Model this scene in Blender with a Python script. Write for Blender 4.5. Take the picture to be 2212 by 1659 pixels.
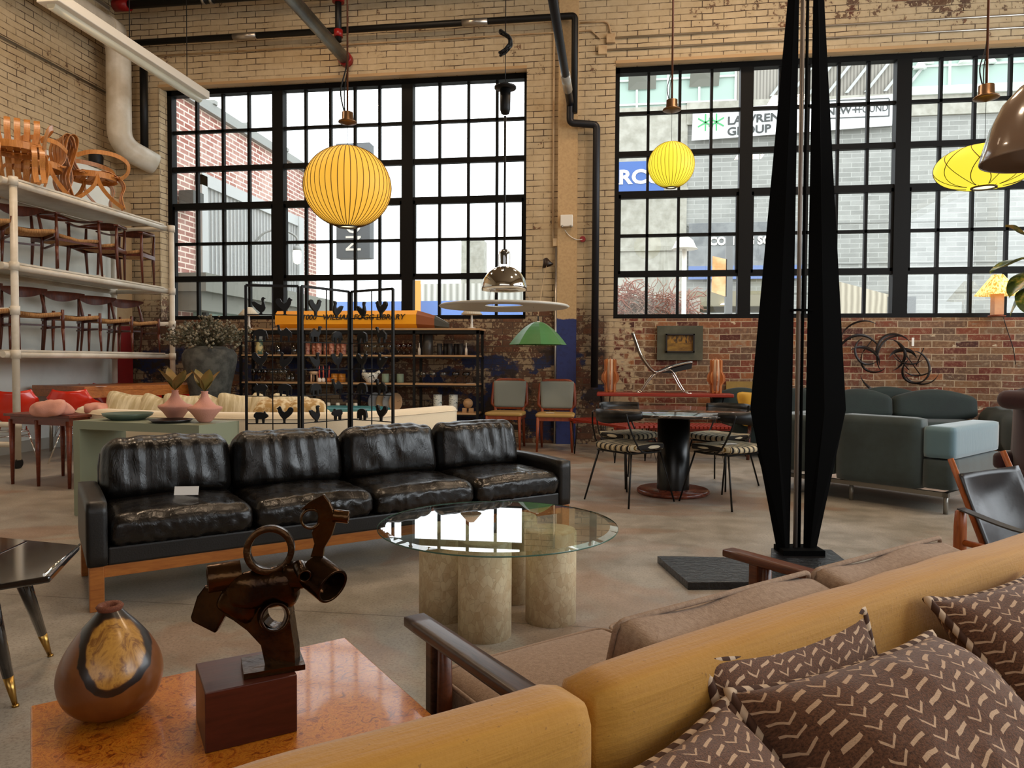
import bpy, bmesh, math, random
from mathutils import Vector, Matrix, noise
for o in list(bpy.data.objects): bpy.data.objects.remove(o, do_unlink=True)
S = bpy.context.scene; COL = S.collection
PI = math.pi; sin = math.sin; cos = math.cos
def V(*a): return Vector(a)
# ------------------------------------------------------------------ camera
EYE = 1.15
cd = bpy.data.cameras.new('camera'); cam = bpy.data.objects.new('camera', cd); COL.objects.link(cam)
cd.sensor_fit = 'HORIZONTAL'; cd.sensor_width = 36.0; cd.lens = 36.0*1550/2212; cd.clip_start = .05; cd.clip_end = 500
yaw, pitch, roll = math.radians(8.04), math.radians(1.77), math.radians(.31)
f0 = V(-sin(yaw), cos(yaw), 0); r0 = V(cos(yaw), sin(yaw), 0); u0 = V(0, 0, 1)
fw = f0*cos(pitch)-u0*sin(pitch); up = u0*cos(pitch)+f0*sin(pitch)
rr = r0*cos(roll)+up*sin(roll); uu = up*cos(roll)-r0*sin(roll)
cam.matrix_world = Matrix(((rr.x, uu.x, -fw.x, 0), (rr.y, uu.y, -fw.y, 0), (rr.z, uu.z, -fw.z, EYE), (0, 0, 0, 1)))
S.camera = cam
# ------------------------------------------------------------------ sky, lights, exposure
w = bpy.data.worlds.new('sky'); S.world = w; w.use_nodes = True
bg = w.node_tree.nodes['Background']; bg.inputs[0].default_value = (.93, .97, 1, 1); bg.inputs[1].default_value = 4.0
S.view_settings.view_transform = 'Standard'; S.view_settings.look = 'None'
S.view_settings.exposure = 0.0; S.view_settings.gamma = 1; S.view_settings.use_curve_mapping = False
def area(name, loc, size, sizey, power, color, rot=(0, 0, 0), portal=False):
    l = bpy.data.lights.new(name, 'AREA'); l.shape = 'RECTANGLE'; l.size = size; l.size_y = sizey
    l.energy = power; l.color = color
    if portal: l.cycles.is_portal = True
    o = bpy.data.objects.new(name, l); o.location = loc; o.rotation_euler = rot; COL.objects.link(o); return o
# window portals (sky light sampling only)
area('window_portal', (-4.0, 10.6, 3.6), 5.7, 3.7, 1, (1, 1, 1), (-PI/2, 0, 0), True)
area('window_portal', (2.8, 10.6, 3.6), 5.7, 3.7, 1, (1, 1, 1), (-PI/2, 0, 0), True)
area('window_portal', (8.3, 3.5, 3.6), 3.7, 11.5, 1, (1, 1, 1), (0, PI/2, 0), True)
# daylight coming through the glazed side of the hall
area('daylight_side', (8.2, 3.5, 3.4), 3.5, 11.0, 270, (.80, .92, 1), (0, PI/2, 0))
# added soft fill behind the camera, brightening the foreground; the rear wall is closed
area('fill_rear', (1.5, -6.0, 3.6), 9.0, 3.5, 135, (.95, .97, 1), (PI/2, 0, 0))
# warm shop lighting hung under the ceiling, out of the frame
for (x, y, p) in ((-5, 5.5, 170), (-1, 4.0, 90), (3.5, 5.0, 150), (1.5, 8.0, 110), (-3.5, 8.0, 60), (3.5, 1.0, 80)):
    area('ceiling_lamp_light', (x, y, 6.6), .7, .7, p*.62, (1, .74, .50))
# ------------------------------------------------------------------ materials
_mats = {}
class NT:
    def __init__(s, name):
        s.m = bpy.data.materials.new(name); s.m.use_nodes = True; s.t = s.m.node_tree; s.n = s.t.nodes; s.l = s.t.links
        s.b = s.n['Principled BSDF']; s.out = s.n['Material Output']
    def add(s, t, **k):
        x = s.n.new(t)
        for a, b in k.items(): setattr(x, a, b)
        return x
    def set(s, sock, v):
        if hasattr(v, 'is_linked') or hasattr(v, 'links'): s.l.new(v, sock)
        elif isinstance(v, (tuple, list)) and len(v) == 3 and sock.type == 'RGBA': sock.default_value = (*v, 1)
        else: sock.default_value = v
    def co(s, kind='Object'): return s.add('ShaderNodeTexCoord').outputs[kind]
    def map(s, v, scale=(1, 1, 1), loc=(0, 0, 0), rot=(0, 0, 0)):
        x = s.add('ShaderNodeMapping'); s.l.new(v, x.inputs[0]); x.inputs['Location'].default_value = loc
        x.inputs['Rotation'].default_value = rot; x.inputs['Scale'].default_value = scale; return x.outputs[0]
    def noise(s, v, scale, detail=4, rough=.6, dist=0, out=0):
        x = s.add('ShaderNodeTexNoise'); s.l.new(v, x.inputs['Vector']); x.inputs['Scale'].default_value = scale
        x.inputs['Detail'].default_value = detail; x.inputs['Roughness'].default_value = rough; x.inputs['Distortion'].default_value = dist
        return x.outputs[out]
    def vor(s, v, scale, feature='F1', out=0):
        x = s.add('ShaderNodeTexVoronoi', feature=feature); s.l.new(v, x.inputs['Vector']); x.inputs['Scale'].default_value = scale
        return x.outputs[out]
    def wave(s, v, scale, dist=0, dirn='X', detail=2, typ='BANDS', prof='SIN', ds=1):
        x = s.add('ShaderNodeTexWave', wave_type=typ, wave_profile=prof)
        if typ == 'BANDS': x.bands_direction = dirn
        else: x.rings_direction = dirn
        s.l.new(v, x.inputs['Vector']); x.inputs['Scale'].default_value = scale; x.inputs['Distortion'].default_value = dist
        x.inputs['Detail'].default_value = detail; x.inputs['Detail Scale'].default_value = ds; return x.outputs['Fac']
    def ramp(s, f, stops, interp='LINEAR'):
        x = s.add('ShaderNodeValToRGB'); s.l.new(f, x.inputs[0]); r = x.color_ramp; r.interpolation = interp
        while len(r.elements) < len(stops): r.elements.new(.5)
        for e, (p, c) in zip(r.elements, stops):
            e.position = p; e.color = (*c, 1) if isinstance(c, (tuple, list)) else (c, c, c, 1)
        return x.outputs[0]
    def mix(s, f, a, b, mode='MIX'):
        x = s.add('ShaderNodeMix', data_type='RGBA', blend_type=mode)
        s.set(x.inputs['Factor'], f); s.set(x.inputs['A'], a); s.set(x.inputs['B'], b)
        return x.outputs['Result']
    def math(s, op, a, b=0.0, clamp=False):
        x = s.add('ShaderNodeMath', operation=op, use_clamp=clamp); s.set(x.inputs[0], a); s.set(x.inputs[1], b); return x.outputs[0]
    def xyz(s, v):
        x = s.add('ShaderNodeSeparateXYZ'); s.l.new(v, x.inputs[0]); return x.outputs
    def comb(s, a, b, c=0.0):
        x = s.add('ShaderNodeCombineXYZ'); s.set(x.inputs[0], a); s.set(x.inputs[1], b); s.set(x.inputs[2], c); return x.outputs[0]
    def bump(s, h, st=.3, dist=.01):
        x = s.add('ShaderNodeBump'); s.l.new(h, x.inputs['Height']); x.inputs['Strength'].default_value = st; x.inputs['Distance'].default_value = dist
        s.l.new(x.outputs[0], s.b.inputs['Normal'])
    def fin(s, base=None, rough=None, metal=None, **k):
        if base is not None: s.set(s.b.inputs['Base Color'], base)
        if rough is not None: s.set(s.b.inputs['Roughness'], rough)
        if metal is not None: s.set(s.b.inputs['Metallic'], metal)
        for a, v in k.items(): s.set(s.b.inputs[a.replace('_', ' ')], v)
        return s.m
def lin(h):
    h = h.lstrip('#'); return tuple(((int(h[i:i+2], 16)/255+.055)/1.055)**2.4 if int(h[i:i+2], 16) > 10 else int(h[i:i+2], 16)/255/12.92 for i in (0, 2, 4))
def mat(name, col, rough=.5, metal=0, c2=None, ns=8, bump=0, bs=60, coat=0, stretch=(1, 1, 1), lo=.4, hi=.6, sheen=0, spec=.5):
    if name in _mats: return _mats[name]
    if isinstance(col, str): col = lin(col)
    if isinstance(c2, str): c2 = lin(c2)
    n = NT(name); v = n.map(n.co(), stretch)
    base = col
    if c2 is not None: base = n.mix(n.ramp(n.noise(v, ns, 5), [(lo, 0), (hi, 1)]), col, c2)
    if bump: n.bump(n.noise(v, bs, 3), bump, .004)
    n.fin(base, rough, metal)
    n.b.inputs['Specular IOR Level'].default_value = spec
    if coat: n.b.inputs['Coat Weight'].default_value = coat; n.b.inputs['Coat Roughness'].default_value = .08
    if sheen: n.b.inputs['Sheen Weight'].default_value = sheen
    _mats[name] = n.m; return n.m
def wood(name, c1, c2, rough=.4, axis='X', scale=6, coat=0):
    if name in _mats: return _mats[name]
    n = NT(name); st = {'X': (.12, 1, 1), 'Y': (1, .12, 1), 'Z': (1, 1, .12)}[axis]
    v = n.map(n.co(), st); a = n.noise(v, scale*4, 6, .65, 1.2); b = n.noise(v, scale*26, 2, .5)
    f = n.math('ADD', n.math('MULTIPLY', a, .75), n.math('MULTIPLY', b, .25))
    n.fin(n.ramp(f, [(.35, lin(c1)), (.65, lin(c2))]), rough); n.bump(b, .08, .002)
    if coat: n.b.inputs['Coat Weight'].default_value = coat; n.b.inputs['Coat Roughness'].default_value = .1
    _mats[name] = n.m; return n.m
def emit(name, col, st):
    if name in _mats: return _mats[name]
    if isinstance(col, str): col = lin(col)
    n = NT(name); n.fin(col, .6); n.b.inputs['Emission Color'].default_value = (*col, 1); n.b.inputs['Emission Strength'].default_value = st
    _mats[name] = n.m; return n.m
def glass(name, tint=(1, 1, 1), refl=.08, rough=0.0):
    if name in _mats: return _mats[name]
    n = NT(name); n.n.remove(n.b)
    t = n.add('ShaderNodeBsdfTransparent'); t.inputs[0].default_value = (*tint, 1)
    g = n.add('ShaderNodeBsdfGlossy'); g.inputs['Roughness'].default_value = rough
    fr = n.add('ShaderNodeFresnel'); fr.inputs[0].default_value = 1.5
    gm = n.add('ShaderNodeNewGeometry'); f = n.math('MULTIPLY', n.math('MULTIPLY', fr.outputs[0], refl/.04), n.math('SUBTRACT', 1.0, gm.outputs['Backfacing']), True)
    mx = n.add('ShaderNodeMixShader'); n.l.new(f, mx.inputs[0]); n.l.new(t.outputs[0], mx.inputs[1]); n.l.new(g.outputs[0], mx.inputs[2])
    n.l.new(mx.outputs[0], n.out.inputs[0]); _mats[name] = n.m; return n.m

def brickwall(name, axis):
    """old painted brickwork; worn away and bare in patches."""
    n = NT(name); co = n.co(); x, y, z = n.xyz(co)
    u = x if axis == 'X' else y
    wob = n.noise(co, 2.0, 2)
    zz = n.math('ADD', z, n.math('MULTIPLY', wob, .03))
    uv = n.comb(u, zz)
    bt = n.add('ShaderNodeTexBrick', offset=.5); n.l.new(uv, bt.inputs['Vector'])
    bt.inputs['Color1'].default_value = (0, 0, 0, 1); bt.inputs['Color2'].default_value = (1, 1, 1, 1); bt.inputs['Mortar'].default_value = (.5, .5, .5, 1)
    bt.inputs['Scale'].default_value = 1; bt.inputs['Brick Width'].default_value = .285; bt.inputs['Row Height'].default_value = .0865
    bt.inputs['Mortar Size'].default_value = .006; bt.inputs['Mortar Smooth'].default_value = .25; bt.inputs['Bias'].default_value = 0
    rnd = bt.outputs['Color']; mor = bt.outputs['Fac']
    fine = n.noise(co, 22, 5, .7); mid = n.noise(co, 5.5, 5, .65); big = n.noise(co, 1.1, 4, .6)
    rv = n.math('ADD', n.math('MULTIPLY', rnd, .8), n.math('MULTIPLY', fine, .2))
    red = n.ramp(rv, [(0.05, lin('2e1c16')), (.2, lin('6e3020')), (.36, lin('7e4028')), (.48, lin('5e4434')), (.6, lin('86603f')), (.72, lin('6c5442')), (.84, lin('96582f')), (.95, lin('8c7a62'))])
    red = n.mix(n.math('MULTIPLY', mor, 1), red, lin('b8a286'))
    red = n.mix(n.ramp(fine, [(.5, 0), (.7, .55)]), red, lin('b09a7c')); red = n.mix(n.ramp(n.noise(co, 40, 4, .8), [(.25, .6), (.45, 0)]), red, lin('3a2418'))
    cream = n.mix(mid, lin('d6c2a0'), lin('a88e68'))
    cream = n.mix(n.math('MULTIPLY', n.ramp(mor, [(.15, 0), (.6, 1)]), n.ramp(n.noise(co, 1.6, 5, .75), [(.42, .3), (.56, 1)])), cream, lin('3c2618'))
    blue = n.mix(fine, lin('141b38'), lin('232e54')); black = n.mix(fine, lin('1a1614'), lin('3c2c24'))
    # low = 1 below the sill
    low = n.ramp(n.math('ADD', z, n.math('MULTIPLY', n.math('SUBTRACT', big, .5), .9)), [(.0, 1), (1, 0)])
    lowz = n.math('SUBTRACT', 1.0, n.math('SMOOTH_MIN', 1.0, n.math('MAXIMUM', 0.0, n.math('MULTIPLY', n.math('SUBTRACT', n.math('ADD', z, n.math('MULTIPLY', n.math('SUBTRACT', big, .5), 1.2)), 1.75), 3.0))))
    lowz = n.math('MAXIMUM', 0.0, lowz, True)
    # bare brick where the paint has come away
    thr = n.math('SUBTRACT', .62, n.math('MULTIPLY', lowz, .15))
    topr = n.math('MULTIPLY', n.math('MULTIPLY', n.math('SUBTRACT', z, 5.45), 2.5, True), n.math('MULTIPLY', n.math('SUBTRACT', x if axis == 'X' else y, 1.2), 1.2, True)) if axis == 'X' else 0.0
    if axis == 'X': thr = n.math('SUBTRACT', thr, n.math('MULTIPLY', topr, .11))
    pv = n.math('ADD', n.math('MULTIPLY', mid, .6), n.math('ADD', n.math('MULTIPLY', fine, .25), n.math('MULTIPLY', big, .15)))
    pv = n.math('ADD', pv, n.math('MULTIPLY', n.math('SUBTRACT', rnd, .5), .09))
    bare = n.math('MULTIPLY', n.math('SUBTRACT', pv, thr), 30, True)
    c = n.mix(bare, cream, n.mix(.5, red, lin('34180f')))
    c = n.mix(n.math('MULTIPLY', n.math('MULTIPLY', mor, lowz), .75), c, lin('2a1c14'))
    c = n.mix(n.math('MULTIPLY', lowz, n.ramp(mid, [(.35, .65), (.65, .3)])), c, lin('4a3222'))  # brown mixed in below the sill, standing for the shade there
    # blue and black paint low down, on the left half
    if axis == 'X':
        left = n.math('MULTIPLY', n.math('SUBTRACT', -.05, x), 12, True)
        bn = n.noise(n.map(co, (1, 1, 1.6), (3.3, 0, 1.7)), 1.5, 4, .6)
        zb = n.math('MULTIPLY', n.math('SUBTRACT', 1.55, n.math('ADD', z, n.math('MULTIPLY', mid, .3))), 8, True)
        bm = n.math('MULTIPLY', n.math('MULTIPLY', n.math('SUBTRACT', n.math('ADD', bn, n.math('MULTIPLY', fine, .12)), .56), 30, True), n.math('MULTIPLY', zb, left))
        c = n.mix(bm, c, n.mix(n.math('MULTIPLY', mor, .6), blue, black))
        kn = n.noise(n.map(co, (1, 1, 1.3), (9.3, 0, 5.7)), 2.2, 5, .7)
        km = n.math('MULTIPLY', n.math('MULTIPLY', n.math('SUBTRACT', kn, .54), 20, True), n.math('MULTIPLY', zb, left))
        c = n.mix(km, c, black)
        right = n.math('SUBTRACT', 1.0, left)
        rm = n.math('MULTIPLY', right, n.math('MULTIPLY', n.math('SUBTRACT', 1.77, z), 60, True))
        hint = n.math('MULTIPLY', n.math('SUBTRACT', .62, n.math('ADD', n.noise(co, 9, 4), n.math('MULTIPLY', x, .35))), 12, True)
        bare2 = n.mix(n.math('MULTIPLY', hint, .9), red, cream)
        wht = n.math('MULTIPLY', n.math('SUBTRACT', n.math('ADD', n.noise(n.comb(n.math('MULTIPLY', x, 3.5), n.math('MULTIPLY', z, 11)), 1.0, 3), n.math('MULTIPLY', fine, .25)), .80), 30, True); bare2 = n.mix(wht, bare2, lin('cbb79a'))
        spot = n.math('MULTIPLY', n.math('SUBTRACT', n.noise(n.comb(n.math('MULTIPLY', x, 2.2), n.math('MULTIPLY', z, 9)), 1.5, 2), .70), 40, True)
        bare2 = n.mix(spot, bare2, n.mix(.5, blue, cream))
        c = n.mix(rm, c, bare2)
    h = n.math('SUBTRACT', n.math('MULTIPLY', fine, .35), n.math('ADD', mor, n.math('MULTIPLY', bare, .25)))
    n.bump(h, .55, .012)
    return n.fin(c, .82)
def brick2(name, c1, c2, mort, axis, bw, bh, ms=.01):
    n = NT(name); co = n.co(); x, y, z = n.xyz(co)
    bt = n.add('ShaderNodeTexBrick', offset=.5); n.l.new(n.comb(x if axis == 'X' else y, z), bt.inputs['Vector'])
    bt.inputs['Color1'].default_value = (*lin(c1), 1); bt.inputs['Color2'].default_value = (*lin(c2), 1); bt.inputs['Mortar'].default_value = (*lin(mort), 1)
    bt.inputs['Scale'].default_value = 1; bt.inputs['Brick Width'].default_value = bw; bt.inputs['Row Height'].default_value = bh; bt.inputs['Mortar Size'].default_value = ms
    return n.fin(n.mix(n.ramp(n.noise(co, .9, 5), [(.4, 0), (.7, .35)]), bt.outputs['Color'], lin(mort)), .85)

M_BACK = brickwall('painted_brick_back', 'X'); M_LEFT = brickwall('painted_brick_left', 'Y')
def concrete_floor():
    n = NT('polished_concrete_floor'); co = n.co()
    a = n.noise(co, .45, 5, .6, .6); b = n.noise(co, 3.5, 6, .7); c = n.noise(co, 85, 4, .75)
    base = n.mix(n.ramp(b, [(.35, 0), (.65, 1)]), lin('8e887c'), lin('aca498'))
    base = n.mix(n.ramp(a, [(.50, 0), (.53, .38), (.7, .55)]), base, lin('9a6c4c'))
    base = n.mix(n.ramp(c, [(.48, 0), (.68, .6)]), base, lin('5c5044'))
    base = n.mix(n.ramp(n.noise(co, 110, 3, .6), [(.6, 0), (.72, .5)]), base, lin('c0b4a2'))
    x, y, z = n.xyz(co)
    jt = n.math('LESS_THAN', n.math('ABSOLUTE', n.math('SUBTRACT', n.math('MODULO', n.math('ADD', y, 31.1), 3.6), 1.8)), .004)
    base = n.mix(n.math('MULTIPLY', jt, .6), base, lin('4a4038'))
    n.bump(b, .05, .004)
    return n.fin(base, n.ramp(b, [(.3, .28), (.7, .5)]))
M_FLOOR = concrete_floor()
BLACKM = mat('black_steel', '090808', .5, .2)
FRAMEB = mat('black_window_steel', '070605', .6, 0, spec=.2)
WHITEP = mat('white_painted_pipe', 'ddd4c4', .38, c2='cdc2ae', ns=4)
CREAMP = mat('cream_paint', 'c9ad86', .7, c2='b0906a', ns=3, bump=.2, bs=20)
CHROME = mat('chrome', 'd8d4cc', .06, 1); STEEL = mat('brushed_steel', 'b5aea4', .3, .9)
CARD = mat('white_card', 'f2efe8', .6); BRASS = mat('brass', 'b08a4a', .28, 1)
WHITE = mat('white_enamel', 'e8e2d6', .35); GALV = mat('galvanised_steel', '77776f', .35, .8, c2='4f504c', ns=2)
RUBBER = mat('black_rubber', '15130f', .7)
# ------------------------------------------------------------------ mesh helpers
class MB:
    def __init__(s): s.bm = bmesh.new()
    def face(s, vs):
        try: return s.bm.faces.new(vs)
        except ValueError: return None
    def box(s, c, d, rot=None, m=0):
        vs = []
        for sz in (-1, 1):
            for sy in (-1, 1):
                for sx in (-1, 1):
                    p = V(sx*d[0]/2, sy*d[1]/2, sz*d[2]/2)
                    if rot is not None: p = rot @ p
                    vs.append(s.bm.verts.new(p+V(*c)))
        for f in ((0, 2, 3, 1), (4, 5, 7, 6), (0, 1, 5, 4), (2, 6, 7, 3), (0, 4, 6, 2), (1, 3, 7, 5)):
            q = s.face([vs[i] for i in f]); q.material_index = m
        return s
    def bb(s, x0, x1, y0, y1, z0, z1, m=0): return s.box(((x0+x1)/2, (y0+y1)/2, (z0+z1)/2), (abs(x1-x0), abs(y1-y0), abs(z1-z0)), m=m)
    def sweep(s, path, prof, upv=(0, 0, 1), closed=False, caps=True, scales=None, m=0, smooth=True):
        """prof = list of (a,b): a along side axis, b along the up axis."""
        P = [V(*p) for p in path]; N = len(P); rings = []; prev = None
        for i, p in enumerate(P):
            if closed: t = P[(i+1) % N]-P[i-1]
            else: t = P[min(i+1, N-1)]-P[max(i-1, 0)]
            t.normalize(); u = V(*upv)
            if prev is not None: u = prev
            u = u-t*u.dot(t)
            if u.length < 1e-4: u = t.orthogonal()
            u.normalize(); prev = u.copy() if upv == (0, 0, 1) or True else None
            sd = t.cross(u); k = scales[i] if scales else 1
            kk = k if isinstance(k, tuple) else (k, k)
            rings.append([s.bm.verts.new(p+sd*a*kk[0]+u*b*kk[1]) for a, b in prof])
        K = len(prof)
        for i in range(N if closed else N-1):
            A, B = rings[i], rings[(i+1) % N]
            for j in range(K):
                f = s.face([A[j], A[(j+1) % K], B[(j+1) % K], B[j]])
                if f: f.material_index = m; f.smooth = smooth
        if caps and not closed:
            for r_, rev in ((rings[0], False), (rings[-1], True)):
                f = s.face(r_[::-1] if not rev else r_)
                if f: f.material_index = m
        return s
    def tube(s, path, r, seg=8, closed=False, scales=None, m=0, caps=True):
        return s.sweep(path, [(r*cos(2*PI*i/seg), r*sin(2*PI*i/seg)) for i in range(seg)], closed=closed, scales=scales, m=m, caps=caps)
    def cyl(s, p0, p1, r0, r1=None, seg=16, m=0):
        r1 = r0 if r1 is None else r1
        return s.sweep([p0, p1], [(cos(2*PI*i/seg), sin(2*PI*i/seg)) for i in range(seg)], scales=[r0, r1], m=m)
    def ribbon(s, path, w, t, upv, closed=False, scales=None, m=0):
        """flat strip: w is its width across the side axis, t its thickness along upv"""
        return s.sweep(path, [(-w/2, -t/2), (w/2, -t/2), (w/2, t/2), (-w/2, t/2)], upv=upv, closed=closed, scales=scales, m=m, smooth=False)
    def lathe(s, prof, c=(0, 0, 0), seg=32, m=0, smooth=True, axis=None, sq=None):
        """prof: (r,z) list; open at the axis when r==0"""
        C = V(*c); rings = []
        for r, z in prof:
            if r < 1e-6: rings.append([s.bm.verts.new(tr(V(0, 0, z), axis)+C)])
            else:
                rings.append([s.bm.verts.new(tr(V(r*cos(2*PI*i/seg)*(sq[0] if sq else 1), r*sin(2*PI*i/seg)*(sq[1] if sq else 1), z), axis)+C) for i in range(seg)])
        for A, B in zip(rings, rings[1:]):
            for i in range(seg):
                j = (i+1) % seg
                if len(A) == 1 and len(B) == 1: continue
                if len(A) == 1: f = s.face([A[0], B[j], B[i]][::-1])
                elif len(B) == 1: f = s.face([A[i], A[j], B[0]])
                else: f = s.face([A[i], A[j], B[j], B[i]])
                if f: f.smooth = smooth; f.material_index = m
        return s
    def poly(s, pts, vec, m=0, smooth=False):
        """extrude a planar polygon by vec"""
        A = [s.bm.verts.new(V(*p)) for p in pts]; B = [s.bm.verts.new(V(*p)+V(*vec)) for p in pts]; n = len(A)
        for f in [s.face(A[::-1]), s.face(B)]+[s.face([A[i], A[(i+1) % n], B[(i+1) % n], B[i]]) for i in range(n)]:
            if f: f.material_index = m
        return s
    def grid(s, fn, nu, nv, m=0, closeu=False, smooth=True):
        g = [[s.bm.verts.new(V(*fn(i/(nu if closeu else nu-1), j/(nv-1)))) for i in range(nu)] for j in range(nv)]
        for j in range(nv-1):
            for i in range(nu if closeu else nu-1):
                f = s.face([g[j][i], g[j][(i+1) % nu], g[j+1][(i+1) % nu], g[j+1][i]])
                if f: f.smooth = smooth; f.material_index = m
        return s
    def cushion(s, c, d, r=.04, n=(10, 10, 5), fn=None, rot=None, m=0):
        """rounded, optionally deformed block. fn(p_unit, pos)->pos"""
        h = V(*d)/2; C = V(*c); key = {}
        def vert(ix, iy, iz):
            k = (ix, iy, iz)
            if k in key: return key[k]
            p = V(2*ix/n[0]-1, 2*iy/n[1]-1, 2*iz/n[2]-1)
            q = V(p.x*h.x, p.y*h.y, p.z*h.z); R = [min(r, hh*.999) for hh in h]
            inn = V(*[max(-(h[i]-R[i]), min(h[i]-R[i], q[i])) for i in range(3)])
            dd = q-inn; L = max(abs(dd[i])/R[i] for i in range(3))
            if dd.length > 1e-9:
                dn = V(*[dd[i]/R[i] for i in range(3)]); dn.normalize(); q = inn+V(*[dn[i]*R[i]*L for i in range(3)])
            if fn: q = V(*fn(p, q))
            if rot is not None: q = rot @ q
            key[k] = s.bm.verts.new(q+C); return key[k]
        for ax in range(3):
            a, b = [(1, 2), (2, 0), (0, 1)][ax]
            for side in (0, n[ax]):
                for i in range(n[a]):
                    for j in range(n[b]):
                        q = []
                        for (di, dj) in ((0, 0), (1, 0), (1, 1), (0, 1)):
                            k = [0, 0, 0]; k[ax] = side; k[a] = i+di; k[b] = j+dj; q.append(vert(*k))
                        f = s.face(q if side else q[::-1])
                        if f: f.smooth = True; f.material_index = m
        return s
    def text(s, body, size, origin, ux, uy, ext=.004, m=0, bold=0.0, shear=0.0, align='LEFT', xs=1.0):
        cu = bpy.data.curves.new('t', 'FONT'); cu.body = body; cu.size = size; cu.extrude = ext; cu.offset = bold; cu.shear = shear; cu.align_x = align; cu.resolution_u = 3
        o = bpy.data.objects.new('t', cu); COL.objects.link(o); dg = bpy.context.evaluated_depsgraph_get()
        me = bpy.data.meshes.new_from_object(o.evaluated_get(dg)); bpy.data.objects.remove(o, do_unlink=True); bpy.data.curves.remove(cu)
        X, Y = V(*ux), V(*uy); Z = X.cross(Y); O = V(*origin); vs = [s.bm.verts.new(O+X*v.co.x*xs+Y*v.co.y+Z*v.co.z) for v in me.vertices]
        for p in me.polygons:
            f = s.face([vs[i] for i in p.vertices])
            if f: f.material_index = m
        bpy.data.meshes.remove(me); return s
    def xf(s, M): bmesh.ops.transform(s.bm, matrix=M, verts=s.bm.verts); return s
    def build(s, name, mats, parent=None, bevel=0, smooth=False, sub=0, loc=None, rot=None, recalc=True):
        if recalc: bmesh.ops.recalc_face_normals(s.bm, faces=s.bm.faces)
        me = bpy.data.meshes.new(name); s.bm.to_mesh(me); s.bm.free()
        for mm in (mats if isinstance(mats, (list, tuple)) else [mats]): me.materials.append(mm)
        if smooth:
            for p in me.polygons: p.use_smooth = True
        o = bpy.data.objects.new(name, me); COL.objects.link(o)
        if parent: o.parent = parent
        if loc: o.location = loc
        if rot: o.rotation_euler = rot
        if bevel:
            b = o.modifiers.new('bevel', 'BEVEL'); b.width = bevel; b.segments = 2; b.limit_method = 'ANGLE'; b.angle_limit = .7
        if sub:
            b = o.modifiers.new('sub', 'SUBSURF'); b.levels = sub; b.render_levels = sub
        return o
def tr(v, axis):
    if axis is None: return v
    return axis @ v
def RZ(a): return Matrix.Rotation(a, 3, 'Z')
def RX(a): return Matrix.Rotation(a, 3, 'X')
def RY(a): return Matrix.Rotation(a, 3, 'Y')
def arc(c, r, a0, a1, n, plane='XZ'):
    out = []
    for i in range(n+1):
        a = a0+(a1-a0)*i/n; p, q = r*cos(a), r*sin(a)
        out.append({'XZ': (c[0]+p, c[1], c[2]+q), 'XY': (c[0]+p, c[1]+q, c[2]), 'YZ': (c[0], c[1]+p, c[2]+q)}[plane])
    return out
def smoothpath(P, k=6):
    """catmull-rom"""
    P = [V(*p) for p in P]; out = []
    for i in range(len(P)-1):
        a = P[max(i-1, 0)]; b = P[i]; c = P[i+1]; d = P[min(i+2, len(P)-1)]
        for j in range(k):
            t = j/k; out.append(.5*((2*b)+(c-a)*t+(2*a-5*b+4*c-d)*t*t+(3*b-a-3*c+d)*t**3))
    out.append(P[-1]); return out
ORD = ['first', 'second', 'third', 'fourth', 'fifth', 'sixth', 'seventh', 'eighth', 'ninth']
def tag(o, label, cat, group=None, kind=None):
    o['label'] = label; o['category'] = cat
    if group: o['group'] = group
    if kind: o['kind'] = kind
    return o
def thing(name, label, cat, loc=(0, 0, 0), rz=0, group=None):
    o = bpy.data.objects.new(name, None); COL.objects.link(o); o.location = loc; o.rotation_euler = (0, 0, rz); o.empty_display_size = .1
    return tag(o, label, cat, group)
def struct(o): o['kind'] = 'structure'; return o
def dup(root, loc=None, rz=None, label=None, group=None):
    r = root.copy(); COL.objects.link(r)
    if loc is not None: r.location = loc
    if rz is not None: r.rotation_euler = (0, 0, rz)
    if label: r['label'] = label
    if group: r['group'] = group
    for ch in list(root.children):
        c = ch.copy(); COL.objects.link(c); c.parent = r
        for g in list(ch.children):
            d = g.copy(); COL.objects.link(d); d.parent = c
    return r
def card(x, y, z, label, rz=0, w=.11, d=.07, tilt=0.0):
    o = MB().box((0, 0, .001), (w, d, .0016)).build('price_card', CARD, loc=(x, y, z), rot=(tilt, 0, rz)); return tag(o, label, 'price card')
# ------------------------------------------------------------------ room shell
W = 10.1; LX = -7.55
m = MB(); m.bb(-9, 9.2, -7.2, W+.4, -.2, 0); struct(m.build('floor', M_FLOOR))
m = MB(); m.bb(-9, 9.2, -7.2, W+.4, 7.2, 7.4); struct(m.build('ceiling', mat('ceiling_boards', '8a7459', .8)))
m = MB()
m.bb(LX-.3, 9, W, W+.4, 0, 1.76); m.bb(LX-.3, 9, W, W+.4, 5.28, 7.2)
m.bb(LX-.3, -6.84, W, W+.4, 1.76, 5.28); m.bb(-1.24, -.01, W, W+.4, 1.76, 5.28); m.bb(5.64, 9, W, W+.4, 1.76, 5.28)
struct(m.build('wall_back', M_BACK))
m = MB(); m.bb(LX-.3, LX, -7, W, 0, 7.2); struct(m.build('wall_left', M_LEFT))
m = MB()
m.bb(8, 8.3, -7, W, 0, 1.8); m.bb(8, 8.3, -7, W, 5.4, 7.2); m.bb(8, 8.3, -7, -2.2, 1.8, 5.4); m.bb(8, 8.3, 9.2, W, 1.8, 5.4); m.bb(8, 8.3, 3.2, 3.8, 1.8, 5.4)
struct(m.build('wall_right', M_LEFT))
m = MB(); m.bb(LX, 8, -6.8, -6.4, 0, 7.2)
struct(m.build('wall_rear', M_BACK))
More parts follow.
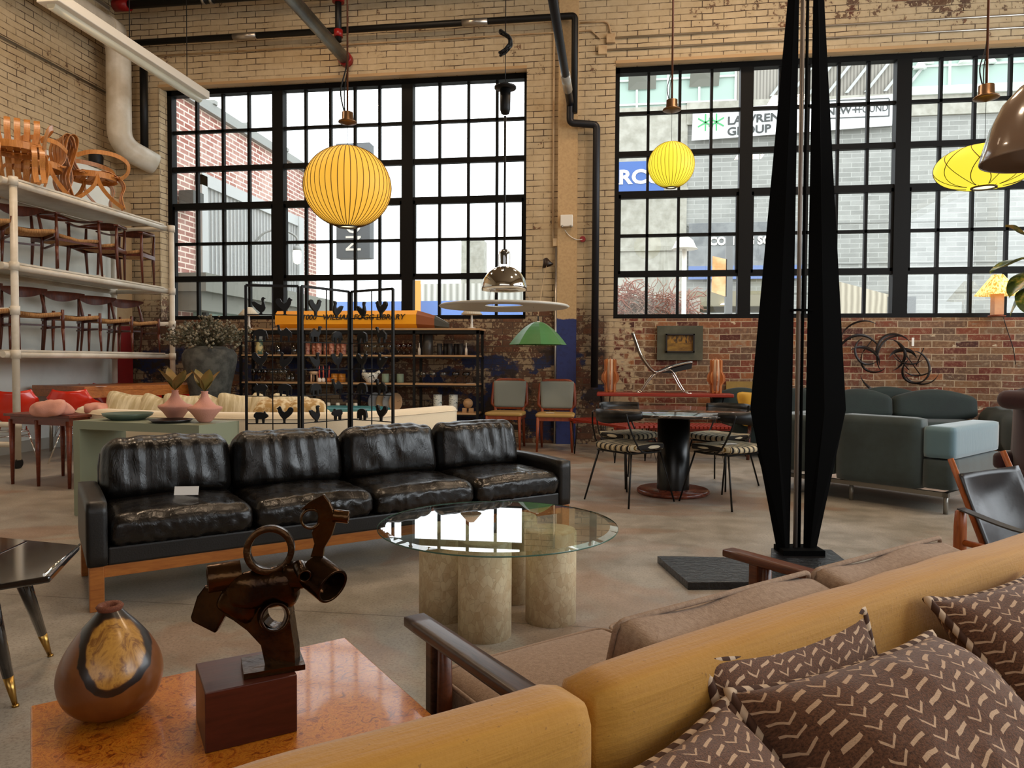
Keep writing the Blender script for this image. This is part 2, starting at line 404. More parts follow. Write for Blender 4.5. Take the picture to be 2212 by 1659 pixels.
# steel windows
GL = glass('window_glass', (.97, .98, .98), .05)
def window(n, x0, x1, secs, mull):
    m = MB(); Y = W+.25; zt, zb = 5.20, 1.83; t = .035
    m.bb(x0, secs[0][0], Y-.05, Y+.08, 1.76, 5.44); m.bb(secs[-1][-1], x1, Y-.05, Y+.08, 1.76, 5.44)
    m.bb(x0, x1, Y-.05, Y+.08, zt, 5.46); m.bb(x0, x1, Y-.06, Y+.08, 1.70, zb)
    m.bb(x0, x1, Y-.09, Y-.04, 5.30, 5.44)
    for a, b in mull: m.bb(a, b, Y-.06, Y+.08, zb, zt)
    for s_ in secs:
        for xx in s_[1:-1]: m.bb(xx-.019, xx+.019, Y-.02, Y+.04, zb, zt)
        for zz, h in ((4.65, .042), (4.08, .075), (3.51, .10), (2.94, .042), (2.40, .085)): m.bb(s_[0], s_[-1], Y-.02-(h > .05)*.015, Y+.04, zz-h/2, zz+h/2)
        # vent frame set inside the light, stepping between the heavy bars
        for xx in (s_[0]+.012, s_[-1]-.012): m.bb(xx-.02, xx+.02, Y-.035, Y+.04, 2.40, 3.51)
    o = struct(m.build('window_%d' % n, FRAMEB))
    g = MB(); g.bb(secs[0][0], secs[-1][-1], Y+.012, Y+.018, zb, zt); g.build('glass_panes', GL, o)
window(1, -6.90, -1.18, [(-6.76, -6.37, -5.94, -5.52, -5.12), (-4.95, -4.61, -4.22, -3.84, -3.46, -3.11), (-2.94, -2.55, -2.12, -1.70, -1.30)], [(-5.12, -4.95), (-3.11, -2.94)])
window(2, -.06, 5.72, [(.05, .45, .88, 1.31, 1.69), (1.86, 2.22, 2.59, 2.98, 3.36, 3.70), (3.89, 4.27, 4.69, 5.12, 5.55)], [(1.69, 1.86), (3.70, 3.89)])
struct(MB().bb(-6.84, -1.24, W-.012, W+.1, 5.255, 5.295).build('trim_1', mat('lintel_steel', 'b89468', .6)))
struct(MB().bb(-.01, 5.64, W-.012, W+.1, 5.255, 5.295).build('trim_2', mat('lintel_steel', 'b89468', .6)))
# concrete column built into the pier, its foot painted blue
def colmat():
    n = NT('column_paint'); co = n.co(); x, y, z = n.xyz(co)
    nn = n.noise(co, 6, 5); f = n.math('MULTIPLY', n.math('SUBTRACT', n.math('ADD', 1.70, n.math('MULTIPLY', nn, .12)), z), 60, True)
    cr = n.mix(n.ramp(n.noise(co, 30, 4), [(.4, 0), (.8, .5)]), lin('c4a478'), lin('97764e'))
    bl = n.mix(n.ramp(n.noise(co, 18, 5), [(.5, 0), (.8, .8)]), lin('27336a'), lin('1b2144'))
    n.bump(nn, .2, .01); return n.fin(n.mix(f, cr, bl), .75)
struct(MB().bb(-.79, -.52, W-.06, W+.05, 0, 7.2).build('trim_3', colmat()))
# white boarded lower half of the left wall, and the painted column beside it
struct(MB().bb(LX, -7.24, -1, 9.55, 0, 3.84).build('trim_4', mat('white_board', 'e6e8e0', .45, c2='d8dad2', ns=1.2)))
def col2():
    n = NT('red_foot_paint'); co = n.co(); x, y, z = n.xyz(co)
    f = n.math('MULTIPLY', n.math('SUBTRACT', 1.75, z), 40, True)
    return n.fin(n.mix(f, n.mix(n.noise(co, 8, 4), lin('b59a74'), lin('a08058')), n.mix(n.noise(co, 5, 4), lin('8e1210'), lin('6a0d0d'))), .6)
struct(MB().bb(LX, -7.22, 9.56, 9.98, 0, 3.5).build('trim_5', col2()))
struct(MB().bb(-7.235, -7.215, -1, 9.5, 0, .14).build('baseboard_left', mat('grey_baseboard', 'a9a59a', .5)))
# ------------------------------------------------------------------ pipes and conduits
def pipe(name, label, path, r, mt, cat='pipe', seg=14, group=None):
    o = MB().tube(path, r, seg).build(name, mt); return tag(o, label, cat, group)
def elb(pts, rad=.12, k=5):
    """round the corners of a polyline"""
    P = [V(*p) for p in pts]; out = [P[0]]
    for i in range(1, len(P)-1):
        a = (P[i-1]-P[i]); b = (P[i+1]-P[i]); ra = min(rad, a.length*.45, b.length*.45); a.normalize(); b.normalize()
        A = P[i]+a*ra; B = P[i]+b*ra
        for j in range(k+1):
            t = j/k; out.append(A*(1-t)**2+P[i]*2*t*(1-t)+B*t*t)
    out.append(P[-1]); return out
pv = thing('drain_pipe', 'wide white painted drain pipe dropping down the left corner and bending into the brick', 'pipe', (0, 0, 0))
MB().tube(elb([(-7.18, 2, 5.86), (-7.18, 9.68, 5.86), (-7.18, 9.68, 4.28), (-6.93, 10.12, 4.12)], .3, 7), .165, 22).build('pipe_run', WHITEP, pv)
MB().tube([(-7.18, 9.40, 5.86), (-7.18, 9.62, 5.86)], .178, 22).build('collar', WHITEP, pv)
MB().box((-7.0, 9.0, 6.03), (.03, .5, .05)).build('clamp_bar', STEEL, pv)
pipe('vertical_pipe', 'black vertical pipe beside the white drain pipe', elb([(-7.03, 10.03, 5.70), (-7.03, 10.03, 4.35)]), .055, BLACKM)
t = thing('sprinkler_pipe', 'long black sprinkler pipe running level above the windows', 'pipe')
MB().tube(elb([(-7.2, 9.93, 5.86), (-.565, 9.93, 5.86), (-.565, 9.93, 4.55)], .05), .045, 12).build('pipe_run', BLACKM, t)
for x in (-5.35, -1.95): MB().tube([(x-.18, 9.93, 5.86), (x+.18, 9.93, 5.86)], .05, 12).build('coupling', STEEL, t); 
t = thing('sprinkler_pipe', 'thick black sprinkler pipe along the top edge with a red joint at its left end', 'pipe')
MB().tube([(-7.3, 9.75, 6.33), (-.9, 9.75, 6.33)], .06, 12).build('pipe_run', BLACKM, t)
MB().tube([(-7.28, 9.75, 6.33), (-7.05, 9.75, 6.33)], .085, 12).build('end_joint', mat('red_enamel', '8e1414', .35), t)
for x in (-5.9, -5.78): MB().tube([(x, 9.75, 6.33), (x+.04, 9.75, 6.33)], .072, 12).build('pipe_ring', STEEL, t)
RED = mat('red_enamel', '8e1414', .35)
t = thing('pipe_riser', 'short black riser pipe with two red fittings above the big globe lamp', 'pipe')
MB().tube([(-3.86, 9.75, 6.33), (-3.86, 9.75, 5.62)], .045, 12).build('pipe_run', BLACKM, t)
MB().tube([(-3.86, 9.75, 6.42), (-3.86, 9.75, 6.16)], .085, 14).build('valve', RED, t)
MB().tube([(-3.99, 9.75, 6.33), (-3.73, 9.75, 6.33)], .08, 14).build('valve', RED, t)
MB().tube([(-3.86, 9.75, 5.78), (-3.86, 9.75, 5.68)], .062, 14).build('red_elbow', RED, t)
t = thing('ceiling_duct_pipe', 'grey galvanised pipe coming down from the ceiling, ending above the left window', 'pipe')
MB().tube([(-3.87, 2.5, 5.50), (-3.87, 9.98, 5.50)], .085, 18).build('pipe_run', GALV, t)
MB().tube([(-3.87, 6.35, 5.50), (-3.87, 6.43, 5.50)], .10, 18).build('hanger_ring', BLACKM, t)
MB().tube([(-3.87, 8.1, 5.50), (-3.87, 8.14, 5.50)], .095, 18).build('hanger_ring', STEEL, t)
MB().tube([(-3.87, 9.98, 5.50), (-3.87, 10.1, 5.50)], .10, 18).build('end_fitting', RED, t)
t = thing('ceiling_pipe', 'dark grey pipe with white couplings descending to the pier between the windows', 'pipe')
MB().tube(elb([(-.62, 2.5, 4.68), (-.62, 9.93, 4.68), (-.62, 9.93, 4.42), (-.26, 9.99, 4.40), (-.26, 9.99, .80)], .06), .05, 14).build('pipe_run', mat('dark_grey_iron', '26262a', .4, .5), t)
for y in (5.55, 8.9): MB().tube([(-.62, y, 4.68), (-.62, y+.35*(y/6), 4.68)], .06, 14).build('coupling', mat('white_coupling', 'b9b6ae', .3, .4), t)
for (nm, lb, path, r) in (
    ('conduit', 'thin cream conduit running level just below the black sprinkler pipe', [(-6.9, W-.02, 5.72), (-.35, W-.02, 5.72), (-.22, W-.02, 5.60)], .012),
    ('conduit', 'thin steel conduit line along the brick high above the right window', [(-.05, W-.02, 5.60), (8, W-.02, 5.60)], .014),
    ('conduit', 'lower thin steel conduit line just above the right window', [(-.15, W-.02, 5.44), (8, W-.02, 5.44)], .014),
    ('conduit', 'bent thin conduit looping into the upper junction box', elb([(-.5, W-.02, 5.83), (-.12, W-.02, 5.83), (-.08, W-.02, 5.66)], .1), .012),
    ('conduit', 'thin steel conduit slanting along the left brick wall', [(LX+.02, 3, 5.13), (LX+.02, W, 5.13)], .016),
    ('conduit', 'thin cream conduit following the left edge of the pier column', [(-.86, W-.02, 7.1), (-.86, W-.02, 2.76)], .014),
    ('conduit', 'bright steel conduit dropping from the small box to the floor', [(-.81, W-.05, 2.75), (-.81, W-.05, .0)], .016)):
    pipe(nm, lb, path, r, STEEL if 'steel' in lb else CREAMP)
for (x, z, s_, lb, c) in ((-.08, 5.59, .12, 'small grey junction box above the right window, the higher of two', 'box'), (-.19, 5.44, .12, 'small grey junction box above the right window, the lower of two', 'box'), (-.80, 2.82, .11, 'small cream junction box low on the pier column', 'box')):
    tag(MB().bb(x-s_/2, x+s_/2, W-.05, W, z-s_/2, z+s_/2).build('junction_box', CREAMP, bevel=.004), lb, c)
t = thing('control_box', 'white wall box with two round feet on the pier between windows', 'electrical box', (-.66, W-.06, 3.1))
MB().box((0, -.05, 0), (.17, .09, .16)).build('case', WHITE, t, bevel=.008)
for sx in (-.06, .06): MB().cyl((sx, -.1, -.07), (sx, -.08, -.09), .014).build('knob', STEEL, t)
tag(MB().tube(smoothpath([(-.7, W-.05, 3.0), (-.62, W-.08, 2.9), (-.52, W-.06, 2.85), (-.42, W-.04, 2.86)]), .006).build('cable', WHITE), 'thin white cable curling from the wall box toward a red outlet', 'cable')
tag(MB().cyl((-.44, W, 2.86), (-.44, W-.05, 2.86), .04).build('outlet', RED), 'small dark red outlet on the pier beside the black pipe', 'outlet')
# fluorescent tube fixture hung along the left
t = thing('fluorescent_light', 'long white unlit tube fixture hanging along the left wall near the corner', 'ceiling light')
MB().bb(-6.06, -5.80, 6.9, 9.75, 4.91, 5.02).build('housing', WHITE, t, bevel=.008)
MB().tube([(-5.93, 6.95, 4.90), (-5.93, 9.7, 4.90)], .05, 14).build('diffuser', mat('diffuser_white', 'e9e2c9', .3), t)
for y in (7.2, 8.2, 9.4): MB().tube([(-5.93, y, 5.0), (-5.93, y, 7.2)], .006).build('hanger_wire', BLACKM, t)
struct(MB().bb(-6.845, -6.832, W+.0, W+.21, 1.76, 5.255).build('trim_7', M_LEFT))
struct(MB().bb(LX, 8, 9.5, 9.65, 6.45, 6.75).build('trim_6', CREAMP))
# ------------------------------------------------------------------ outside
struct(MB().bb(-60, 60, W+.4, 80, -.3, -.02).build('ground_1', mat('asphalt', '8a8880', .9)))
# red brick building, its long side running away from the window
t = thing('brick_building', 'red brick building with pale coping seen through the left window', 'building')
MB().bb(-16, -8.3, 10.9, 19.3, 0, 6.3).build('wall', brick2('red_brick_facade', '93584c', 'a87a70', 'e8d8ca', 'Y', .30, .105, .014), t)
mt = mat('coping_metal', '8f918d', .6)
m = MB(); m.bb(-8.42, -8.2, 10.9, 19.45, 6.22, 6.42)
for y in (12.6, 13.9, 15.3, 17.2, 18.6): m.bb(-8.4, -8.17, y, y+.14, 6.42, 6.5)
m.build('coping', mt, t)
n = NT('ribbed_steel'); v = n.co(); f = n.wave(v, 2.1, 0, 'Y', 0); n.bump(f, 1, .08); n.fin(n.ramp(f, [(.0, lin('8a8c8a')), (.3, lin('b2b4b2')), (1, lin('bfc1be'))]), .5)
MB().bb(-8.3, -8.2, 13.6, 17.8, 0, 4.65).build('metal_siding', n.m, t)
m = MB(); m.bb(-8.3, -8.15, 13.4, 13.6, 0, 4.85); m.bb(-8.3, -8.15, 13.4, 18.1, 4.65, 4.9); m.bb(-8.3, -8.12, 17.8, 18.1, 0, 4.9); m.build('siding_trim', mat('pale_grey_trim', 'b9bcbb', .5), t)
m = MB(); m.bb(-8.3, -7.6, 12.6, 18.9, 2.45, 2.8); m.bb(-8.3, -7.75, 12.7, 18.9, 2.1, 2.45); m.build('awning', mat('awning_grey', '77786f', .6), t)
m = MB(); m.bb(-8.3, -8.1, 13.3, 18.7, 0, 2.1); m.build('shop_glass', mat('mint_glass', 'b9d3c8', .2), t)
m = MB()
for y in (13.3, 14.6, 16.0, 17.4, 18.6): m.bb(-8.12, -8.02, y, y+.1, 0, 2.1)
m.build('shop_frame', mat('dark_frame', '4c4e4c', .5), t)
MB().box((-8.1, 12.95, 4.25), (.3, .35, .28)).build('wall_lamp', mat('dark_frame', '4c4e4c', .5), t)
t = thing('wall_lantern', 'gooseneck wall lantern glowing on the ribbed steel siding outside', 'outdoor light', (-8.2, 15.6, 3.85))
MB().tube(smoothpath([(0, 0, 0), (.2, .1, .25), (.5, .3, .35), (.8, .45, .2), (.82, .46, -.05)]), .025).build('arm', mt, t)
MB().lathe([(0, .1), (.08, .08), (.1, 0), (.09, -.02)], (.82, .46, -.1), 12).build('cap', mt, t)
MB().lathe([(.08, 0), (.1, -.1), (.08, -.3), (0, -.34)], (.82, .46, -.1), 12).build('bulb_glass', emit('lantern_glow', 'fff2d8', 4), t)
t = thing('blade_sign', 'dark grey projecting blade sign with white letters hidden behind the big globe lamp', 'sign', (-7.05, 19.0, 3.95))
MB().box((0, 0, 1.55), (.95, .35, 3.1)).build('sign_box', mat('sign_grey', '5a5d5f', .6), t)
MB().bb(-1.3, -.4, -.03, .03, 2.35, 2.45).build('bracket', mt, t)
MB().text('ON', .62, (-.2, -.18, 1.15), (0, 0, -1), (1, 0, 0), .01).build('lettering', WHITE, t)
# distance
def tg(mb, name, mt, label, cat, **k): return tag(mb.build(name, mt, **{a: b for a, b in k.items() if a != 'group'}), label, cat, k.get('group'))
CONC = mat('weathered_concrete', 'a3a196', .85, c2='8a887c', ns=2.5, lo=.35, hi=.65)
m = MB(); m.bb(-8.6, -7.3, 40, 41, 0, 8.0)
tg(m, 'concrete_pillar', CONC, 'tall pale concrete pillar standing far behind the left window', 'pillar')
n = NT('corrugated_fence'); v = n.co(); f = n.wave(v, .9, .4, 'X', 1); n.fin(n.ramp(f, [(0, lin('8e8c80')), (1, lin('c2c0b4'))]), .7)
tg(MB().bb(-10.8, -1.6, 38, 38.3, 0, 5.35), 'corrugated_fence', n.m, 'pale corrugated fence in the distance behind the left window', 'fence')
m = MB(); m.bb(-14.5, -1.4, 36, 36.2, 3.3, 4.25)
tg(m, 'blue_hoarding', mat('blue_board', '5c7ab4', .6), 'low blue hoarding strip far outside the left window', 'hoarding')
tg(MB().bb(-14.5, -1.4, 36.05, 36.25, 0, 3.3), 'white_barrier', mat('white_barrier', 'd5d6d2', .6), 'white barrier below the blue hoarding outside', 'barrier')
tg(MB().bb(-10.3, -9.6, 35, 35.1, 0, 5.2), 'orange_panel', mat('orange_panel', 'd98a3c', .6), 'small orange board standing in front of the corrugated fence', 'board')
# grey block building opposite
t = thing('grey_building', 'big grey concrete block building filling the right window', 'building')
BLK = brick2('grey_block', '8b8c87', '797a75', 'a3a49e', 'X', .8, .21, .012)
MB().bb(3.2, 30, 34, 36, 0, 12.3).build('block_wall', BLK, t)
m = MB(); m.bb(-2.2, 3.25, 33.9, 36, 0, 12.9); m.bb(3.2, 30, 33.85, 36, 12.0, 13.0)
m.bb(-2.2, 3.3, 33.8, 34, 6.3, 6.5); m.bb(-2.2, 3.3, 33.8, 34, 9.0, 9.15)
m.build('concrete_wall', CONC, t)
m = MB()
for z in (10.9, 8.9, 7.4, 5.6, 4.3): m.bb(3.3, 30, 33.96, 34, z, z+.05)
m.build('shelf_angle', mat('joint_grey', '7c7d78', .7), t)
GG = mat('green_glazing', '8ea398', .3)
m = MB(); m.bb(-2.2, 5.4, 34, 36, 12.9, 17); m.bb(12.6, 30, 34, 36, 13.0, 17); m.build('glazing', GG, t)
m = MB()
for x in (-.5, .9, 2.3, 3.7, 5.3, 12.6, 14.3, 15.8, 17.6, 19.2, 21): m.bb(x, x+.09, 33.9, 34, 12.9, 17)
for z in (13.0, 14.1, 15.3): m.bb(-2.2, 5.4, 33.92, 34, z, z+.08); m.bb(12.6, 30, 33.92, 34, z, z+.08)
m.bb(12.3, 30, 33.7, 34, 12.85, 13.2); m.build('glazing_bar', mat('pale_bar', 'd5dcd6', .4), t)
n = NT('slatted_siding'); f = n.wave(n.co(), 2.2, 0, 'X', 0); n.fin(n.ramp(f, [(.2, lin('6b675f')), (.6, lin('8a867c'))]), .7)
MB().bb(5.4, 12.4, 34, 36, 13.0, 17).build('slatted_wall', n.m, t)
m = MB()
for i in range(8): m.poly([(6.8+i*.8, 33.8, 13.1), (6.95+i*.8, 33.8, 13.1), (9.3+i*.8, 33.8, 16.2), (9.15+i*.8, 33.8, 16.2)], (0, .1, 0))
m.build('diagonal_brace', mat('pale_bar2', '9da09c', .5), t)
m = MB(); m.poly([(.55, 33.2, 14.4), (1.8, 33.2, 14.6), (1.8, 33.9, 13.7), (.55, 33.9, 13.7)], (0, 0, .06)); m.poly([(3.3, 33.2, 14.4), (4.6, 33.2, 14.6), (4.6, 33.9, 13.7), (3.3, 33.9, 13.7)], (0, 0, .06)); m.build('tilted_shade', mat('awning_grey', '77786f', .6), t)
# pennant lamps hanging inside its windows
for i, (x, z) in enumerate(((13.1, 14.0), (13.4, 14.2), (14.9, 14.15), (15.9, 14.1), (16.2, 14.3), (17.6, 14.2), (18.4, 14.2), (18.6, 14.4))):
    o = MB().lathe([(0, .35), (.1, .3), (.28, 0), (0, 0)], (x, 33.85, z), 8).build('cone_lamp', mat('cone_white', 'e9efe8', .5)); tag(o, ORD[i]+' tiny white cone lamp from the left in the upper windows of the grey building', 'lamp', 'cone lamps in the building opposite')
t = thing('banner', 'long white banner with green star logo hung on the grey building', 'banner')
n = NT('banner_cloth'); v = n.map(n.co(), (.25, 1, 1.6)); n.bump(n.noise(v, 2, 3), .6, .2); n.fin(lin('d4d6d6'), .7)
MB().poly([(3.4, 33.6, 11.2), (12.3, 33.6, 11.55), (12.4, 33.6, 12.9), (3.45, 33.6, 12.5)], (0, .05, 0)).build('cloth', n.m, t)
DK = mat('letter_dark', '3a3d3c', .7); GR = mat('letter_green', '3f9a5c', .6)
rx = (cos(.045), 0, sin(.045))
m = MB(); m.text('LAWRENCE', .5, (4.95, 33.57, 11.84), rx, (0, 0, 1), .01, bold=.012, xs=1.12); m.text('GROUP', .5, (4.95, 33.57, 11.36), rx, (0, 0, 1), .01, bold=.012, xs=1.12)
m.text('NEW', .44, (9.2, 33.57, 12.08), rx, (0, 0, 1), .01, bold=.008); m.text('+', .6, (10.22, 33.57, 12.06), rx, (0, 0, 1), .01); m.text('FOUND', .44, (10.5, 33.57, 12.12), (.8*cos(.03), 0, sin(.03)), (0, 0, 1), .01)
x0, x1, z0, z1 = 9.05, 11.75, 11.92, 12.68
m.bb(x0, x1, 33.55, 33.58, z0, z0+.04); m.bb(x0, x1, 33.55, 33.58, z1, z1+.04); m.bb(x0, x0+.04, 33.55, 33.58, z0, z1); m.bb(x1, x1+.04, 33.55, 33.58, z0, z1)
m.build('lettering', DK, t)
m = MB()
for cx in (4.0, 4.48):
    for k in range(3):
        a = k*PI/3+PI/2; m.poly([(cx+.38*cos(a)-.03*sin(a), 33.56, 11.98+.38*sin(a)+.03*cos(a)), (cx+.38*cos(a)+.03*sin(a), 33.56, 11.98+.38*sin(a)-.03*cos(a)), (cx-.38*cos(a)+.03*sin(a), 33.56, 11.98-.38*sin(a)-.03*cos(a)), (cx-.38*cos(a)-.03*sin(a), 33.56, 11.98-.38*sin(a)+.03*cos(a))], (0, .02, 0))
m.build('star_logo', GR, t)
t = thing('blue_sign', 'blue sign with bold white letters on the concrete wall behind the small globe lamp', 'sign')
MB().bb(-1.2, 2.2, 33.6, 33.8, 9.0, 10.35).build('board', mat('sign_blue', '3c5c98', .6), t)
MB().text('ARCO', .88, (-.5, 33.58, 9.35), (1.1, 0, 0), (0, 0, 1), .01, bold=.03).build('lettering', WHITE, t)
t = thing('construction_banner', 'grey banner with white capitals and a blue foot hung low on the building', 'banner')
MB().bb(3.35, 8.3, 33.7, 33.8, 5.55, 7.5).build('cloth', mat('banner_grey', '66696a', .7, c2='7c7f7e', ns=1.5), t)
MB().bb(3.35, 8.3, 33.68, 33.8, 4.95, 5.55).build('blue_foot', mat('banner_blue', '5a6f9c', .7), t)
m = MB(); m.text('COMING SOON', .5, (4.24, 33.66, 6.5), (.97, 0, 0), (0, 0, 1), .01, bold=.02); m.text('ARCO', .34, (3.55, 33.66, 5.1), (1, 0, 0), (0, 0, 1), .01, bold=.02); m.text('CM', .32, (4.6, 33.66, 5.18), (1, 0, 0), (0, 0, 1), .01)
m.build('lettering', WHITE, t)
t = thing('street_pole', 'grey street pole with an orange pennant outside the right window', 'street pole')
MB().bb(3.25, 3.45, 21.9, 22.1, 0, 4.9).build('pole', mat('pole_grey', '6a6c6b', .6), t)
MB().poly([(2.85, 21.9, 3.25), (3.28, 21.9, 3.1), (3.28, 21.9, 4.2), (2.87, 21.9, 4.3)], (0, .03, 0)).build('pennant', mat('pennant_orange', 'dd8a4a', .6, c2='eebc8a', ns=1.5), t)
t = thing('street_lamp', 'white dome street lamp on a pale post outside the right window', 'street lamp', (1.80, 19.2, 0))
MB().lathe([(0, .33), (.1, .32), (.22, .22), (.3, .04), (.34, 0), (0, 0)], (0, 0, 4.1), 18).build('lamp_shade', WHITE, t)
MB().cyl((0, 0, 0), (0, 0, 4.1), .06).build('post', WHITE, t)
t = thing('car_park_entrance', 'dark soffit and white wall of a low entrance under the grey building', 'entrance')
MB().bb(2.5, 7, 30, 33.5, 3.45, 4.05).build('soffit', mat('soffit_olive', '77715c', .7), t)
MB().bb(2.5, 7, 30.5, 31, 0, 3.2).build('white_wall', mat('white_barrier', 'd5d6d2', .6), t)
MB().lathe([(0, .06), (.12, .04), (.16, 0), (0, 0)], (4.4, 29.9, 3.5), 12).build('lamp', emit('lantern_glow', 'fff2d8', 4), t)
random.seed(5)
m = MB()
for i in range(560):
    x = random.uniform(.0, 2.05); y = random.uniform(19.6, 20.4); z = random.uniform(2.2, 3.25-.25*abs(x-.4)); p = V(x, y, z); pts = [p]
    d = V(random.uniform(-1, 1), random.uniform(-.3, .3), random.uniform(-.6, 1))
    for k in range(4): d += V(random.uniform(-.7, .7), 0, random.uniform(-.9, .5)); p = p+d.normalized()*.14; pts.append(p)
    m.tube(pts, random.uniform(.007, .014), 4)
tag(m.build('vine_tangle', mat('vine_tan', '8a7464', .8, c2='8e5a48', ns=1.2)), 'tangle of dry reddish vines outside the foot of the right window', 'vines', kind='stuff')
tag(MB().bb(-.2, 2.3, 20.0, 20.3, 0, 2.9).build('planter_wall', mat('pale_render', 'b5b0a4', .8)), 'pale low wall behind the dry vines outside', 'wall')
n = NT('fence_boards'); f = n.wave(n.co(), 1.6, 1.5, 'X', 2); n.fin(n.ramp(f, [(0, lin('8f8776')), (1, lin('b5ad9a'))]), .8)
tag(MB().poly([(5.9, 20, 0), (5.2, 19.6, 0), (5.2, 19.6, 3.35), (5.9, 20, 3.3)], (1.7, 1.2, -.25)).build('board_fence', n.m), 'weathered board fence outside, right of the black sculpture', 'fence')
tag(MB().bb(7.35, 8.2, 21.1, 21.3, 0, 3.0).build('doorway', mat('shadow_grey', '5c5e5c', .8)), 'dark grey opening beside the weathered board fence outside', 'doorway')
# ------------------------------------------------------------------ left side: shelving with chairs
TEAK = wood('dark_teak', '3e1a10', '66301c', .35, 'Z'); WEAVE = mat('woven_cord', 'b98a55', .8, c2='8f6238', ns=14, bump=.6, bs=90, stretch=(1, 8, 1))
t = thing('pipe_shelving', 'tall white pipe shelving on castors loaded with chairs along the left wall', 'shelving')
SX0, SX1, SY0, SY1 = -7.1, -6.2, 6.72, 9.42
for (x, y) in ((SX1, SY0), (SX1, SY1), (SX0, SY0), (SX0, SY1)):
    m = MB().tube([(x, y, .09), (x, y, 3.04)], .036, 14)
    for z in (.46, 1.2, 1.66, 2.12, 3.0): m.tube([(x, y, z-.045), (x, y, z+.045)], .046, 14)
    p = m.build('post', WHITEP, t)
    MB().cyl((x-.02, y, .055), (x+.02, y, .055), .055, seg=16).build('castor', BLACKM, p)
for z in (3.0, 2.12, 1.2):
    m = MB()
    for x in (SX0+.02, SX1-.06): m.tube([(x, SY0-.1, z), (x, SY1, z)], .036, 12)
    m.tube([(SX0, SY0, z-.0), (SX1, SY0, z)], .03, 10); m.tube([(SX0, SY1, z), (SX1, SY1, z)], .03, 10)
    m.bb(SX0+.05, SX1-.03, SY0+.03, SY1-.12, z+.03, z+.05)
    m.build('shelf', WHITEP, t)
for z in (.46, 1.66):
    for y in (SY0, SY1): MB().tube([(SX0, y, z), (SX1, y, z)], .03, 10).build('cross_rail', WHITEP, t)
MB().tube([(SX0, SY0, .25), (SX1, SY0, .25)], .03, 10).build('cross_rail', WHITEP, t)
def bow_chair(label):
    """front toward +x; crest shaped like a pair of horns"""
    t = thing('dining_chair', label, 'chair', group='teak chairs on the white shelving')
    m = MB()
    def seat(u, v):
        x = .2-.42*v; wd = .25-.04*v; y = (2*u-1)*wd; return (x, y, .43-.03*(1-(2*u-1)**2)*(.4+.6*sin(PI*min(1, v)))+.0)
    m.grid(seat, 13, 9); m.grid(lambda u, v: (seat(u, v)[0], seat(u, v)[1], seat(u, v)[2]-.035), 13, 9)
    m.tube([(.2, -.25, .415), (.2, 0, .385), (.2, .25, .415)], .024, 8)
    m.build('seat', WEAVE, t)
    for s in (-1, 1):
        MB().cyl((.215, s*.25, .465), (.205, s*.255, .25), .017, .019, 10).cyl((.205, s*.255, .25), (.215, s*.262, 0), .019, .011, 10).build('leg', TEAK, t)
        MB().tube([(-.30, s*.215, 0), (-.235, s*.215, .28), (-.225, s*.215, .45), (-.27, s*.2, .60), (-.31, s*.19, .705)], .018, 10, scales=[.65, 1, 1.1, .95, .8]).build('leg', TEAK, t)
    m = MB()
    for s in (-1, 1): m.box((-.01, s*.235, .385), (.44, .018, .05)); m.box((-.01, s*.24, .27), (.44, .016, .022))
    m.box((-.23, 0, .40), (.018, .42, .05)); m.box((-.235, 0, .3), (.016, .42, .022)); m.build('stretcher', TEAK, t)
    def crest(u, v, o=0):
        a = 2*u-1; h = .014+.062*max(0, 1-a*a)**.9; x = -.33+.10*a*a+o-.03*(v-.5)*(1-a*a); return (x, .235*a, .715+h*(v-.5)*2*(.35 if v > .5 else 1.3))
    m = MB(); m.grid(lambda u, v: crest(u, v), 21, 7); m.grid(lambda u, v: crest(u, v, .022), 21, 7)
    for vv in (0, 1): m.grid(lambda u, v: tuple(V(*crest(u, vv)).lerp(V(*crest(u, vv, .022)), v)), 21, 2)
    for uu_ in (0, 1): m.grid(lambda u, v: tuple(V(*crest(uu_, v)).lerp(V(*crest(uu_, v, .022)), u)), 2, 7)
    m.build('backrest', TEAK, t); return t
def arm_chair(label):
    t = thing('armchair', label, 'chair', group='teak armchairs on the white shelving')
    m = MB()
    def seat(u, v):
        x = .22-.44*v; y = (2*u-1)*(.26-.03*v); return (x, y, .44-.035*(1-(2*u-1)**2))
    m.grid(seat, 13, 9); m.grid(lambda u, v: (seat(u, v)[0], seat(u, v)[1], seat(u, v)[2]-.035), 13, 9)
    m.tube([(.22, -.26, .425), (.22, 0, .392), (.22, .26, .425)], .022, 8); m.build('seat', WEAVE, t)
    for s in (-1, 1):
        MB().tube([(.25, s*.29, 0), (.235, s*.27, .4), (.22, s*.27, .665)], .019, 10, scales=[.65, 1.1, .75]).build('leg', TEAK, t)
        MB().tube([(-.29, s*.22, 0), (-.24, s*.23, .42), (-.27, s*.23, .69)], .019, 10, scales=[.65, 1.1, .8]).build('leg', TEAK, t)
    m = MB()
    for s in (-1, 1): m.box((-.01, s*.25, .39), (.46, .018, .05))
    m.box((-.235, 0, .40), (.018, .44, .05)); m.box((.225, 0, .375), (.018, .5, .03)); m.build('stretcher', TEAK, t)
    Q = smoothpath([(.26, -.27, .67), (.1, -.28, .672), (-.12, -.27, .69), (-.26, -.19, .72), (-.31, 0, .735), (-.26, .19, .72), (-.12, .27, .69), (.1, .28, .672), (.26, .27, .67)], 4); K = len(Q)
    MB().sweep(Q, [(-.03, -.008), (.03, -.008), (.03, .008), (-.03, .008)], scales=[(.9-.45*math.exp(-((i/(K-1)-.5)/.13)**2), 1+5.5*math.exp(-((i/(K-1)-.5)/.15)**2)) for i in range(K)]).build('arm_rail', TEAK, t)
    return t
